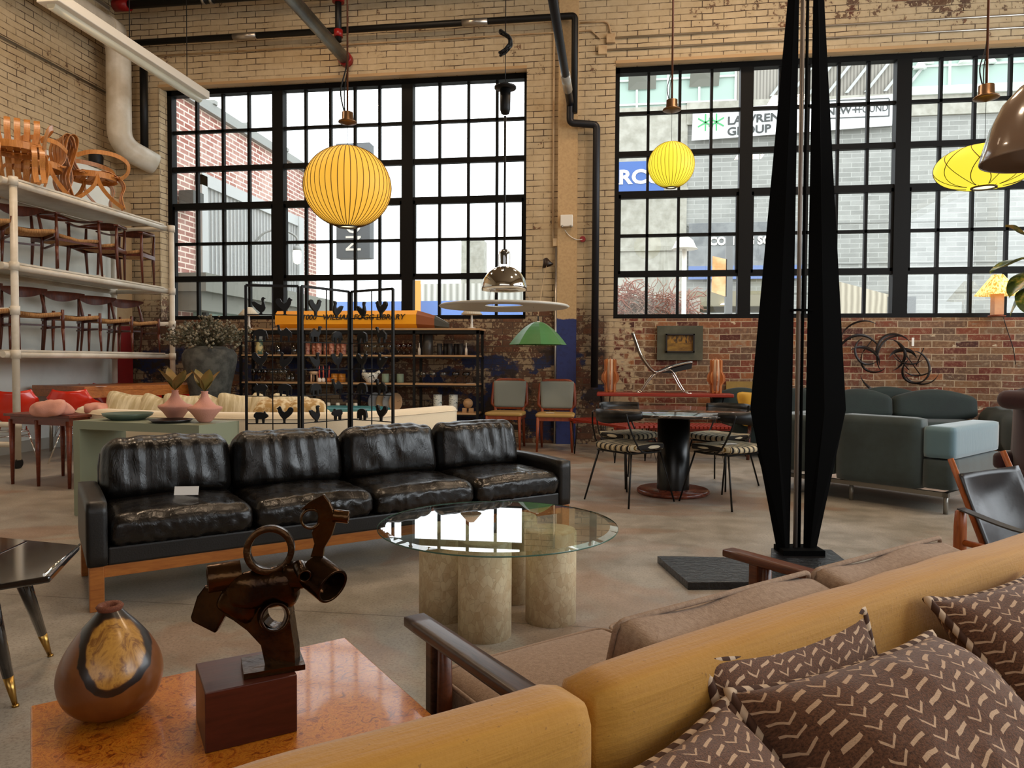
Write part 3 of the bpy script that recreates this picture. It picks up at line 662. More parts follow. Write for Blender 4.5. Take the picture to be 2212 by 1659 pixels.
b0 = bow_chair('teak chair at the camera end of the middle shelf, cut by the frame'); a0 = None
face = -.62
ys = [6.55, 7.15, 7.75, 8.3, 8.88]
b0.location = (-6.52, 6.62, 2.17); b0.rotation_euler = (0, 0, face)
dup(b0, (-6.52, 7.22, 2.17), face, 'teak chair with horn-shaped back on the middle shelf, just right of the near post')
a0 = arm_chair('teak armchair on the middle shelf, first of the three armchairs from the near post')
a0.location = (-6.55, 7.85, 2.17); a0.rotation_euler = (0, 0, -.25)
dup(a0, (-6.55, 8.42, 2.17), -1.2, 'teak armchair on the middle shelf, between two other armchairs')
dup(a0, (-6.55, 8.98, 2.17), -1.35, 'teak armchair at the window end of the middle shelf')
for i, (y, lb) in enumerate(((6.66, 'teak chair at the camera end of the lowest loaded shelf, cut by the frame'), (7.28, 'teak chair with corded seat on the lowest loaded shelf, second from the near post'), (7.88, 'teak chair with corded seat in the middle of the lowest loaded shelf'), (8.46, 'teak chair on the lowest loaded shelf in front of the red column'), (9.02, 'teak chair at the window end of the lowest loaded shelf'))):
    dup(b0, (-6.52, y, 1.25), -.55, lb)
# bent ribbon wood chairs on the top
MAPLE = wood('bent_maple', 'a8672c', 'cf8f4c', .35, 'Z', 8)
def ribbon_chair(label):
    t = thing('ribbon_chair', label, 'chair', group='bent wood ribbon chairs')
    # woven seat
    m = MB()
    for i in range(7):
        y = -.21+.07*i; m.ribbon(smoothpath([(.26, y, .40), (.1, y, .45+.015*(-1)**i), (-.1, y, .44-.015*(-1)**i), (-.26, y, .42)]), .06, .008, (0, 0, 1))
        x = -.21+.07*i; m.ribbon(smoothpath([(x, -.26, .40), (x, -.1, .45-.015*(-1)**i), (x, .1, .44+.015*(-1)**i), (x, .26, .40)]), .06, .008, (0, 0, 1))
    m.build('seat', MAPLE, t)
    m = MB(); m.ribbon([(.29*cos(a), .29*sin(a), .40) for a in [2*PI*i/28 for i in range(28)]], .008, .075, (0, 0, 1), closed=True); m.build('seat_rim', MAPLE, t)
    # five back slats curling over at the top and running down to the floor
    for i in range(5):
        y = (-.2+.1*i); P = [(-.19, y*.8, .40), (-.27, y*.85, .52), (-.27, y, .68), (-.30, y, .80), (-.36, y, .845), (-.41, y, .80), (-.40, y, .68), (-.35, y*1.0, .5), (-.30, y*.9, .3), (-.36, y*.8, .12), (-.40, y*.8, 0)]
        MB().ribbon(smoothpath(P, 5), .064, .009, (1, 0, 0)).build('back_slat', MAPLE, t)
    for s in (-1, 1):
        m = MB(); P = [(-.27, s*.24, .60), (-.1, s*.33, .66), (.15, s*.36, .66), (.32, s*.32, .60), (.34, s*.28, .48), (.25, s*.27, .38)]
        m.ribbon(smoothpath(P, 6), .008, .055, (0, 0, 1)); m.build('arm', MAPLE, t)
        for k, dy in enumerate((0, -.075*s)):
            P = [(.24, s*.24+dy, .42), (.31, s*.25+dy, .30), (.27, s*.25+dy, .15), (.30, s*.27+dy, 0)]
            MB().ribbon(smoothpath(P, 6), .055, .008, (1, 0, 0)).build('leg', MAPLE, t)
        P = [(-.05, s*.27, .42), (.0, s*.30, .25), (.14, s*.29, .1), (.28, s*.28, .012)]
        MB().ribbon(smoothpath(P, 6), .008, .05, (0, 0, 1)).build('leg', MAPLE, t)
        P = [(-.02, s*.27, .42), (-.08, s*.30, .25), (-.22, s*.28, .1), (-.36, s*.24, .012)]
        MB().ribbon(smoothpath(P, 6), .008, .05, (0, 0, 1)).build('leg', MAPLE, t)
    return t
rc = ribbon_chair('bent wood ribbon chair on the top shelf nearest the camera, cut by the frame'); rc.location = (-6.48, 7.08, 3.05); rc.rotation_euler = (0, 0, -.85); rc.scale = (.93, .93, .97)
dup(rc, (-6.82, 7.72, 3.05), -2.0, 'bent wood ribbon chair in the middle of the top shelf, seen from behind')
dup(rc, (-6.52, 8.30, 3.05), .95, 'bent wood ribbon chair on the top shelf nearest the window, its arm toward the light')
card(-6.38, 8.22, 2.185, 'white price card on the edge of the middle shelf', .2, tilt=.9)
card(-6.35, 7.05, 1.26, 'white price card on the lowest loaded shelf beside the near post', .3)
# long dining table behind the shelving and its red shell chairs
t = thing('dining_table', 'long warm wooden dining table with chrome legs behind the pipe shelving', 'table')
TW = wood('honey_teak', '96521f', 'c27a38', .3, 'Y')
A = [(-6.08, 7.55), (-5.45, 9.25), (-6.35, 9.6), (-7.12, 7.95)]
MB().poly([(x, y, .78) for x, y in A], (0, 0, .05)).build('tabletop', TW, t, bevel=.004)
MB().poly([(x*.99-.06, y*.99+.08, .70) for x, y in A], (0, 0, .08)).build('apron', TW, t)
for (x, y) in ((-6.15, 7.75), (-5.65, 9.15), (-6.3, 9.35), (-6.95, 8.05)): MB().cyl((x, y, 0), (x, y, .7), .022).build('leg', CHROME, t)
card(-6.0, 7.72, .832, 'white price card on the corner of the long wooden table', .5)
REDF = mat('red_fibreglass', 'd22a12', .25, coat=.5); REDD = mat('burgundy_shell', '8e1410', .35)
def shell_chair(label, mt=REDF):
    t = thing('shell_chair', label, 'chair', group='red shell chairs')
    def sh(u, v):   # u across, v from front lip over seat up the back
        a = (u-.5)*2; 
        if v < .5: q = v/.5; x = .24-.42*q; z = .44-.03*sin(q*PI)+.02*(q < .1)
        else: q = (v-.5)/.5; x = -.18-.12*q-.03*sin(q*PI); z = .44+.36*q
        wd = .25-.03*v*v-.05*max(0, v-.8)/.2
        y = a*wd; up = a*a*(.10+.16*sin(PI*min(1, v*1.15))); 
        return (x+a*a*(.10*max(0, v-.35)), y, z+up*(1-.75*max(0, v-.5)*2))
    m = MB().grid(sh, 17, 23); o = m.build('seat_shell', mt, t); s_ = o.modifiers.new('s', 'SOLIDIFY'); s_.thickness = .008
    for sx in (-1, 1):
        for sy in (-1, 1): MB().cyl((sx*.1, sy*.12, .40), (sx*.22, sy*.23, 0), .008).build('leg', CHROME, t)
    m = MB()
    for sx in (-1, 1): m.cyl((sx*.12, -.14, .36), (sx*.12, .14, .36), .006)
    m.tube([(.13, -.14, .3), (-.13, .14, .3)], .005); m.tube([(.13, .14, .3), (-.13, -.14, .3)], .005); m.build('stretcher', CHROME, t); return t
sc = shell_chair('bright red shell chair at the left edge behind the small teak table'); sc.location = (-6.55, 7.05, 0); sc.rotation_euler = (0, 0, 2.3)
dup(sc, (-6.0, 7.35, 0), 1.9, 'red shell chair tucked under the long table beside the near post')
dup(sc, (-7.0, 8.55, 0), -.4, 'red shell chair with only its back showing behind the long table, left')
dup(sc, (-6.9, 9.1, 0), -.6, 'red shell chair with only its back showing behind the long table, middle')
dup(sc, (-6.35, 9.78-.15, 0), -1.3, 'red shell chair at the far end of the long table by the red column')
# small teak side table
t = thing('side_table', 'small dark teak side table with thin tapered legs left of the green console', 'table', (-5.0, 5.95, 0), .02)
PT = wood('red_teak', '5c2416', '7c3a22', .35, 'X')
P4 = [(-.53, -.10, 0), (.27, -.28, 0), (.40, .35, 0), (-.40, .50, 0)]
MB().poly([(x, y, .63) for x, y, z in P4], (0, 0, .025)).build('tabletop', PT, t, bevel=.004)
MB().poly([(x*.9, y*.9+.01, .56) for x, y, z in P4], (0, 0, .07)).build('apron', PT, t)
for (x, y) in ((-.47, -.07), (-.15, -.14), (.22, -.22), (-.36, .42), (.34, .3)): MB().cyl((x, y, .6), (x, y-.0, 0), .026, .014).build('leg', PT, t)
PINK = mat('pink_stoneware', 'd99a86', .75, bump=.6, bs=140)
def blob(r, sx, sy, sz, sd):
    m = MB(); random.seed(sd); o = V(random.random()*9, 0, 0)
    def f(p, q):
        k = 1+.35*noise.noise(q*11+o); return q*k
    m.cushion((0, 0, sz/2), (sx, sy, sz), min(sx, sy, sz)*.499, (14, 14, 8), f); return m
t = tag(blob(.1, .30, .22, .13, 2).build('bowl', PINK, loc=(-4.93, 5.72, .655)), 'larger rough pink ceramic bowl on the teak side table', 'bowl')
t = tag(blob(.1, .20, .15, .09, 5).build('bowl', PINK, loc=(-4.72, 6.0, .655)), 'smaller rough pink ceramic bowl on the teak side table', 'bowl')
# pale green console
GRN = mat('sage_lacquer', '8f957c', .4)
t = thing('console_table', 'pale sage green waterfall console behind the leather sofa', 'table')
ax = V(1.06, -.17, 0).normalized(); ay = V(-ax.y, ax.x, 0)
def cpt(o, a, b, z): p = V(*o)+ax*a+ay*b; return (p.x, p.y, z)
O = (-3.93, 4.76, 0); Lc, Dc = 1.12, .42
MB().poly([cpt(O, 0, 0, .64), cpt(O, Lc, 0, .64), cpt(O, Lc, Dc, .64), cpt(O, 0, Dc, .64)], (0, 0, .06)).build('tabletop', GRN, t)
for a in (0, Lc-.06): MB().poly([cpt(O, a, 0, 0), cpt(O, a+.06, 0, 0), cpt(O, a+.06, Dc, 0), cpt(O, a, Dc, 0)], (0, 0, .64)).build('side_panel', GRN, t)
t = tag(MB().lathe([(0, 0), (.11, 0), (.165, .03), (.175, .05), (.165, .05), (.10, .02), (0, .015)], (0, 0, 0), 30).build('dish', mat('green_glaze', '5c6e60', .35), loc=(-3.62, 4.94, .70)), 'round green glazed dish on the left of the sage console', 'dish')
t = tag(MB().lathe([(0, 0), (.12, 0), (.15, .022), (.14, .022), (.1, .01), (0, .01)], (0, 0, 0), 30).build('plate', mat('black_glaze', '1c1818', .3), loc=(-3.16, 4.78, .70)), 'black oval plate under the pink vases on the sage console', 'plate')
LEAF = mat('bronze_leaf', '8a6a32', .5, c2='54602c', ns=4)
def pink_vase(lb, seed):
    t = thing('pink_vase', lb, 'vase', group='pink vases on the console')
    MB().lathe([(0, 0), (.035, 0), (.05, .01), (.085, .06), (.118, .095), (.12, .11), (.08, .122), (.05, .15), (.028, .185), (.022, .215), (.026, .225), (.016, .225), (0, .2)], (0, 0, 0), 26).build('body', PINK, t)
    random.seed(seed)
    for k in range(4):
        a = k*1.6+seed; L = .16+.03*random.random(); lean = .5+.5*random.random()
        def lf(u, v):
            r = L*v; wd = .045*sin(PI*min(1, v*1.02))**.7; x = r*sin(lean*.9*(.5+v*.7)); return (x*cos(a)-(u-.5)*2*wd*sin(a), x*sin(a)+(u-.5)*2*wd*cos(a), .215+r*cos(lean*.6)+abs(u-.5)*.02)
        MB().grid(lf, 5, 9).build('leaf', LEAF, t)
    return t
p = pink_vase('pink ribbed vase with bronze leaves standing behind the black plate', 1); p.location = (-3.26, 4.98, .70)
p = pink_vase('pink ribbed vase with bronze leaves at the right end of the console', 4); p.location = (-2.93, 4.83, .70)
# big curved cream sofa seen from behind
CRM = mat('cream_boucle', 'e6d6b8', .85, bump=.3, bs=120, sheen=.2)
t = thing('curved_sofa', 'long curved cream sofa seen from behind, between console and shelving', 'sofa')
bp = smoothpath([(-5.15, 6.75, 0), (-5.0, 6.25, 0), (-4.5, 5.93, 0), (-3.9, 5.80, 0), (-3.2, 5.78, 0), (-2.7, 5.88, 0), (-2.3, 6.02, 0), (-1.98, 6.42, 0), (-1.66, 7.15, 0)], 8)
def off(path, d):
    out = []
    for i, p in enumerate(path):
        tt = (path[min(i+1, len(path)-1)]-path[max(i-1, 0)]).normalized(); out.append(p+V(-tt.y, tt.x, 0)*d)
    return out
rprof = lambda w, z0, z1, r: [(-w/2, z0), (w/2, z0), (w/2, z1-r), (w/2-r*.3, z1-r*.3), (w/2-r, z1), (-w/2+r, z1), (-w/2+r*.3, z1-r*.3), (-w/2, z1-r)]
MB().sweep(bp, rprof(.2, .08, .70, .05)).build('backrest', CRM, t)
MB().sweep(off(bp, .52), rprof(.8, .08, .42, .05)).build('seat_base', CRM, t)
MB().sweep([p+V(0, 0, .655) for p in off(bp, -.102)], [(.006*cos(a), .006*sin(a)) for a in (0, 1.57, 3.14, 4.71)]).build('piping', CRM, t)
MB().cushion((-5.02, 6.55, .34), (.34, .8, .62), .12, (6, 12, 8), None, RZ(.2)).build('end_cushion', CRM, t)
STR = mat('cream_striped_linen', 'dccfae', .8, c2='b8a67e', ns=3, stretch=(8, 1, 1))
def puffy(sx, sy, sz, mt, name, label, cat, loc, rot, group=None, n=(12, 12, 6)):
    def f(p, q):
        e = (1-p.x**4)*(1-p.y**4); corner = abs(p.x*p.y)
        k = 1-.10*(1-corner)*max(abs(p.x), abs(p.y))**6
        return (q.x*k, q.y*k, q.z*(.25+.95*e))
    o = MB().cushion((0, 0, 0), (sx, sy, sz), sz*.45, n, f).build(name, mt, loc=loc); o.rotation_euler = rot; return tag(o, label, cat, group)
cu = [(-4.15, 6.0, .80, .35, 'flat striped cushion lying at the left end of the cream sofa'), (-3.86, 6.05, .80, .75, 'striped cushion leaning on its corner, second along the cream sofa'), (-3.62, 6.1, .79, .2, 'small striped cushion, third along the cream sofa'), (-3.38, 6.2, .80, .8, 'striped cushion leaning on its corner, fourth along the cream sofa'), (-3.18, 6.28, .79, .25, 'small striped cushion behind the left pink vase'), (-2.95, 6.4, .80, .8, 'striped cushion leaning on its corner between the pink vases'), (-2.75, 6.5, .78, .3, 'small striped cushion behind the right pink vase')]
for i, (x, y, z, a, lb) in enumerate(cu): puffy(.42, .42, .15, STR, 'cushion', lb, 'cushion', (x-.35, y+.12, z-.16-.04*(i % 2)), (PI/2-.25, a*.45, .3+.1*i), 'striped cushions on the curved sofa')
WOV = mat('basket_weave_fabric', 'd8c6a0', .8, c2='a8854e', ns=14, lo=.45, hi=.55)
puffy(.45, .34, .26, WOV, 'cushion', 'round cushion with a tan woven pattern, left of the pair', 'cushion', (-3.05, 6.15, .64), (.3, 0, .3), 'tan woven cushions')
puffy(.45, .34, .26, WOV, 'cushion', 'round cushion with a tan woven pattern, right of the pair', 'cushion', (-2.78, 6.25, .64), (.3, 0, .4), 'tan woven cushions')
# teal ottomans behind
TEAL = mat('teal_leather', '1f6b70', .4)
for (x, y, z, sx, sy, rz, lb) in ((-3.95, 8.25, .36, .9, .6, .1, 'teal leather ottoman left of the animal screen, lower front one'), (-4.4, 8.85, .4, 1.1, .55, .0, 'teal leather ottoman in front of the grey planter'), (-3.25, 8.55, .37, .9, .6, -.08, 'teal leather ottoman seen through the animal screen')):
    t = thing('ottoman', lb, 'ottoman', (x, y, 0), rz, 'teal ottomans')
    MB().cushion((0, 0, z), (sx, sy, .42), .06, (8, 8, 4)).build('seat', TEAL, t)
    MB().bb(-sx/2+.05, sx/2-.05, -sy/2+.05, sy/2-.05, 0, .16).build('base', BLACKM, t)
card(-3.95, 8.1, .575, 'white price card on the front teal ottoman', .1)
# grey planter with dried stems
t = thing('planter', 'large rough grey stone planter against the worn brick', 'planter', (-5.35, 8.95, 0))
STN = mat('rough_grey_stone', '565650', .9, c2='3c3c38', ns=9, bump=.8, bs=40)
MB().lathe([(0, .0), (.14, 0), (.2, .3), (.27, .8), (.34, 1.12), (.345, 1.22), (.30, 1.29), (.2, 1.32), (.185, 1.335), (.17, 1.335), (.16, 1.28), (0, 1.2)], (0, 0, 0), 32).build('pot', STN, t)
t = thing('dried_branches', 'bunch of dried grey seed heads in the stone planter', 'plant', (-5.35, 8.95, 1.28))
random.seed(11); m = MB(); mb = MB()
for i in range(95):
    a = random.uniform(0, 2*PI); r = random.uniform(.05, .60); h = random.uniform(.10, .46)*(1-.45*(r/.60)); e = V(r*cos(a), r*.6*sin(a), h)
    m.tube([(0, 0, 0), tuple(e*.55+V(0, 0, .05)), tuple(e)], .005, 4)
    for k in range(7):
        q = e+V(random.uniform(-.07, .07), random.uniform(-.05, .05), random.uniform(-.06, .06)); s = random.uniform(.014, .026); mb.lathe([(0, s), (s, 0), (0, -s)], q, 6)
        if k % 2: m.tube([tuple(e*.8), tuple(q)], .004, 4)
m.build('stems', mat('dry_stem', '5a5640', .8), t)
o = mb.build('seed_heads', mat('seed_grey', '948c76', .8, c2='4a4636', ns=9), t); o['kind'] = 'stuff'
# ------------------------------------------------------------------ black framed shelving unit under the left window
OAK = wood('pale_oak', 'a5805a', 'c49c70', .5, 'X')
UX0, UX1, UY0, UY1 = -5.29, -1.79, 9.60, 9.98
ux = lambda px: UX0+3.5*(px-520)/520
t = thing('shelving_unit', 'low black steel shelving unit with pale wood shelves under the left window', 'shelving')
for x in (-5.29, -4.34, -3.66, -2.74, -1.85):
    for y in (UY0, UY1-.03): MB().bb(x, x+.035, y, y+.03, 0, 1.58).build('post', BLACKM, t)
m = MB(); m.bb(UX0, UX1-.02, UY0, UY0+.03, 1.53, 1.58); m.bb(UX0, UX1-.02, UY1-.03, UY1, 1.53, 1.58)
for z in (1.215, .825, .425): m.bb(UX0, UX1-.02, UY0+.005, UY0+.025, z-.02, z); m.bb(UX1-.05, UX1-.025, UY0, UY1, z-.02, z+.0)
m.build('rail', BLACKM, t)
for z in (1.215, .825, .425): MB().bb(UX0+.03, UX1-.05, UY0, UY1, z, z+.022).build('shelf', OAK, t)
MB().bb(UX0, UX1, UY0-.02, UY1+.02, 1.58, 1.605).build('top_board', OAK, t)
S1, S2, S3, ST = 1.238, .848, .448, 1.606
ORD = ['first', 'second', 'third', 'fourth', 'fifth', 'sixth', 'seventh', 'eighth', 'ninth']
def lt(name, label, cat, prof, px, z, mt, y=9.75, seg=16, group=None, m2=None):
    o = MB().lathe(prof, (0, 0, 0), seg).build(name, mt, loc=(ux(px), y, z)); return tag(o, label, cat, group)
def cupp(r, h, t_=.004): return [(0, 0), (r*.9, 0), (r, .01), (r, h), (r-t_, h), (r-t_, .012), (0, .01)]
def goblet(r, h): return [(0, 0), (r*.8, .002), (r*.75, .006), (.006, .012), (.006, h*.45), (r*.7, h*.55), (r, h*.75), (r*.92, h), (r*.9, h), (r*.95, h*.76), (r*.6, h*.57), (0, h*.5)]
CLR = glass('clear_tumbler', (.86, .88, .86), .12); MOS = mat('mosaic_glass', '8e4a3a', .3, c2='c08a72', ns=30, lo=.45, hi=.55)
DKR = glass('dark_red_glass', (.35, .05, .04), .1); NAVG = glass('navy_glass', (.04, .06, .22), .1)
lt('vase', 'yellow and white painted jar on the upper shelf behind the screen', 'vase', [(0, 0), (.05, 0), (.055, .1), (.045, .17), (.075, .2), (.07, .21), (.03, .17), (0, .1)], 554, S1, mat('folk_glaze', 'd8c98e', .4, c2='5a7a6a', ns=16, lo=.5, hi=.55))
lt('figurine', 'small white figure perched above the yellow painted jar', 'figurine', [(0, 0), (.03, 0), (.035, .05), (.02, .08), (.028, .1), (0, .12)], 556, S1+.212, WHITE)
for i, px in enumerate((597, 633)): lt('glass_jar', ('clear glass jar left of', 'clear glass jar right of')[i]+' the middle of the left bay, upper shelf', 'jar', cupp(.045, .17), px, S1, CLR, group='clear glass jars')
for i, px in enumerate((664, 677, 690, 703, 718, 731, 744, 757)): lt('tumbler', ORD[i]+' red mosaic tumbler from the left on the upper shelf', 'glass', cupp(.038, .16-.0*i), px, S1, MOS, y=9.72+.05*(i % 2), group='red mosaic tumblers')
for i, px in enumerate((793, 810, 826, 842)): lt('wine_glass', ORD[i]+' small clear stemmed glass from the left, upper shelf', 'glass', goblet(.045, .15), px, S1, CLR, group='clear stemmed glasses upper shelf')
for i, px in enumerate((862, 874, 885)): lt('wine_glass', ORD[i]+' pale red stemmed glass beside the middle post, upper shelf', 'glass', goblet(.042, .16), px, S1, glass('pink_glass', (.7, .35, .3), .12), group='pale red stemmed glasses')
lt('bottle', 'slim white bottle with red label beside the tall dark vase', 'bottle', [(0, 0), (.022, 0), (.022, .08), (.008, .11), (.006, .17), (0, .17)], 907, S1, WHITE)
lt('vase', 'tall dark cylinder vase on the upper shelf, right bay', 'vase', cupp(.07, .30), 925, S1, mat('dark_pewter', '3a3530', .4))
for i, px in enumerate((951, 962, 973, 984, 996)): lt('tumbler', ORD[i]+' black cylinder tumbler from the left, right bay', 'glass', cupp(.036, .16), px, S1, mat('matt_black_ceramic', '1b191a', .5), y=9.72+.06*(i % 2), group='black tumblers')
lt('bottle', 'slim white bottle among the black tumblers', 'bottle', [(0, 0), (.018, 0), (.018, .08), (.006, .11), (.006, .17), (0, .17)], 1008, S1, WHITE, y=9.68)
for i, px in enumerate((541, 553, 566)): lt('wine_glass', ORD[i]+' dark red goblet from the left, middle shelf', 'glass', goblet(.042, .18), px, S2, DKR, group='dark red goblets')
for i, px in enumerate((580, 591, 602, 613)): lt('wine_glass', ORD[i]+' clear cut goblet from the left, middle shelf', 'glass', goblet(.042, .18), px, S2, CLR, group='clear cut goblets')
for i, px in enumerate((620, 629)): lt('tumbler', ('left', 'right')[i]+' one of two clear ribbed tumblers, middle shelf', 'glass', cupp(.035, .15), px, S2, CLR, group='clear ribbed tumblers')
t = thing('carved_stool', 'little carved tan stool on the middle shelf beside pink candles', 'stool', (ux(679), 9.72, S2))
TAN = mat('carved_tan', 'c9a684', .6)
MB().lathe([(0, .10), (.05, .105), (.065, .13), (.06, .15), (0, .155)], (0, 0, 0), 16).build('top', TAN, t)
for k in range(3): MB().cyl((.045*cos(k*2.1), .045*sin(k*2.1), .12), (.05*cos(k*2.1), .05*sin(k*2.1), 0), .012).build('leg', TAN, t)
PNKC = mat('coral_wax', 'd8604e', .5)
for i, (px, c) in enumerate(((692, WHITE), (699, WHITE), (710, mat('orange_ceramic', 'c4682e', .4)))):
    t = thing('candle_holder', ('coral candle in a white holder, left of the pair', 'coral candle in a white holder, right of the pair', 'coral candle in a round orange holder')[i], 'candle holder', (ux(px), 9.7+.03*i, S2))
    MB().lathe([(0, 0), (.025, 0), (.03, .03), (.02, .06), (0, .06)] if i < 2 else [(0, 0), (.03, 0), (.042, .03), (.03, .06), (0, .065)], (0, 0, 0), 14).build('holder', c, t)
    MB().lathe([(0, .06), (.011, .06), (.009, .2), (.002, .235), (0, .235)], (0, 0, 0), 10).build('candle', PNKC, t)
n = NT('amber_band'); f = n.wave(n.co(), 14, 0, 'Z', 0); n.fin(n.ramp(f, [(.3, lin('8a4f18')), (.6, lin('cf8c2c'))]), .35)
for i, px in enumerate((723, 739)): lt('mug', ('left', 'right')[i]+' amber banded mug on the middle shelf', 'mug', cupp(.05, .12), px, S2, n.m, group='amber banded mugs')
n = NT('fish_spots'); f = n.noise(n.co(), 22, 2); n.fin(n.ramp(f, [(.60, lin('dcdcd2')), (.63, lin('1c1c1c'))]), .35)
t = thing('bird_bowl', 'white bird-shaped bowl with black spots on the middle shelf', 'bowl', (ux(802), 9.72, S2))
MB().lathe([(0, 0), (.05, 0), (.055, .015), (.1, .06), (.118, .12), (.11, .14), (.09, .08), (0, .03)], (0, 0, 0), 22).build('body', n.m, t)
MB().cushion((.1, 0, .13), (.11, .03, .05), .014, (4, 3, 3), None, RY(-.5)).build('tail', n.m, t); MB().cushion((-.09, 0, .16), (.04, .04, .06), .018, (4, 4, 4)).build('head', n.m, t)
MINT = mat('mint_ceramic', '7d8f7c', .5)
for i, px in enumerate((834, 866)): lt('mug', ('left', 'right')[i]+' matt green mug beside a black mug on the middle shelf', 'mug', cupp(.05, .125), px, S2, MINT, group='matt green mugs')
lt('mug', 'matt black mug between two green mugs', 'mug', cupp(.045, .12), 850, S2, mat('matt_black_ceramic', '1b191a', .5), y=9.82)
for i, px in enumerate((914, 936, 958)): lt('wine_glass', ORD[i]+' round clear glass from the left, right bay of the middle shelf', 'glass', goblet(.055, .16), px, S2, CLR, group='round clear glasses')
for i, px in enumerate((984, 1006)): lt('wine_glass', ('left', 'right')[i]+' one of two dark blue goblets, right bay', 'glass', goblet(.055, .16), px, S2, NAVG, group='dark blue goblets')
card(ux(1019), 9.64, S2+.002, 'white card at the right end of the middle shelf')
lt('pot', 'small cream pot on the lowest shelf at far left', 'pot', cupp(.06, .16), 540, S3+.12, WHITE) if False else None
for i, px in enumerate((657, 676, 695, 713, 734, 757, 772)): lt('cup', ORD[i]+' small white lidded cup from the left on the lowest shelf', 'cup', [(0, 0), (.028, 0), (.03, .005), (.03, .10), (.026, .11), (0, .112)], px, S3, mat('white_label', 'd5d0c2', .5, c2='6a665e', ns=12, lo=.6, hi=.65), y=9.68, group='white lidded cups')
for i, px in enumerate((631, 622)): lt('doll', ('pink and white painted doll on the lowest shelf', 'pale green painted doll on the lowest shelf')[i], 'figurine', [(0, 0), (.035, 0), (.04, .06), (.022, .1), (.028, .13), (.015, .17), (0, .175)], px, S3, mat(('doll_pink', 'doll_green')[i], ('c98a84', '8f9c7c')[i], .4, c2='e8dccc', ns=20, lo=.48, hi=.52))
SPOT = mat('spotted_grey', '8f959a', .5, c2='2c2c30', ns=22, lo=.62, hi=.64)
for i, (px, c, lb) in enumerate(((807, SPOT, 'grey spotted ceramic plate leaning at the left of the lowest shelf group'), (826, mat('tan_plate', 'a58c68', .6), 'plain tan ceramic plate leaning between spotted plates'), (841, SPOT, 'grey spotted ceramic plate leaning right of the plain tan one'), (856, mat('tan_spotted', 'b0906c', .5, c2='3a2c24', ns=18, lo=.62, hi=.64), 'tan spotted ceramic plate at the right of the leaning group'))):
    o = MB().cushion((0, 0, .13), (.2, .012, .26), .006, (12, 2, 12), lambda p, q: (q.x*math.sqrt(max(0, 1-.5*p.z*p.z)), q.y, q.z*math.sqrt(max(0, 1-.5*p.x*p.x)))).build('plate', c, loc=(ux(px), 9.80-.025*i, S3)); o.rotation_euler = (-.15, 0, 0); tag(o, lb, 'plate')
PAT = mat('patterned_white', 'c9ccc4', .5, c2='4e5c58', ns=20, lo=.55, hi=.6, stretch=(1, 1, 2.2))
for i, px in enumerate((946, 979)): lt('vase', ('left', 'right')[i]+' white patterned cylinder vase on the lowest shelf', 'vase', cupp(.062, .24), px, S3, PAT, group='white patterned vases')
t = thing('wooden_ornament', 'pale wooden sphere resting on two wooden blocks', 'ornament', (ux(1011), 9.72, S3))
MB().lathe([(.068*sin(a), .125-.068*cos(a)) for a in [PI*i/12 for i in range(13)]], (0, 0, .0), 20).build('sphere', OAK, t)
MB().box((-.045, 0, .03), (.06, .06, .06)).build('block', OAK, t); MB().box((.045, 0, .03), (.06, .06, .06)).build('block', OAK, t)
# giant pencil
t = thing('giant_pencil', 'giant yellow pencil with black lettering lying on top of the shelving unit', 'display pencil', (0, 9.78, ST))
YEL = mat('pencil_yellow', 'ffb020', .35, c2='f5a216', ns=2)
hexp = [(.15*cos(PI/3*i+PI/6)*1.0, .13*sin(PI/3*i+PI/6)+.1135) for i in range(6)]
hexp = [(a, b) for a, b in [(-.15, .06), (-.15, .19), (-.08, .25), (.08, .25), (.15, .19), (.15, .06), (.08, 0), (-.08, 0)]]
X0, X1, X2, X3 = -4.76, -2.70, -2.46, -2.27
MB().sweep([(X0, 0, 0), (X1, 0, 0)], hexp, smooth=False).build('barrel', YEL, t)
m = MB(); m.sweep([(X1, 0, 0), (X2, 0, 0)], hexp, scales=[1, (.55, .72)], smooth=False); m.build('wood_tip', mat('pencil_wood', '8a4a20', .6), t)
m = MB(); m.sweep([(X2, 0, 0), (X3, 0, 0)], hexp, scales=[(.55, .72), (.12, .3)], smooth=False); m.build('lead_tip', mat('pencil_lead', '3a3a30', .5), t)
MB().text('1000   WILLIAM FOGG LIBRARY', .104, (-4.36, -.157, .122), (1.03, 0, 0), (0, 0, 1), .002, bold=.0015, shear=.25, xs=1.0).build('lettering', mat('pencil_black', '241a08', .5), t)
card(ux(600), 9.62, ST+.001, 'white price card at the blunt end of the giant pencil', .2)
def white_lamp(x, lb, y=9.68):
    t = thing('table_lamp', lb, 'lamp', (x, y, ST), 0, 'small white table lamps on the shelving unit')
    MB().lathe([(0, 0), (.055, 0), (.055, .008), (.02, .012), (.02, .05), (.014, .08), (.018, .1), (.014, .13), (.012, .2), (0, .2)], (0, 0, 0), 18).build('base', WHITE, t)
    n_ = 40
    prof = lambda k: (1+.03*(-1)**k)
    m = MB(); m.grid(lambda u, v: ((.145-.10*v)*(1+.02*cos(2*PI*u*30))*cos(2*PI*u), (.145-.10*v)*(1+.02*cos(2*PI*u*30))*sin(2*PI*u), .19+.115*v), 120, 3, closeu=True); o = m.build('lamp_shade', mat('pleated_shade', 'd6ccb6', .7), t); s = o.modifiers.new('s', 'SOLIDIFY'); s.thickness = .002
white_lamp(-5.18, 'small white pleated lamp at the left end of the shelving top')
white_lamp(-1.93, 'small white pleated lamp at the right end of the shelving top, behind the hanging disc')
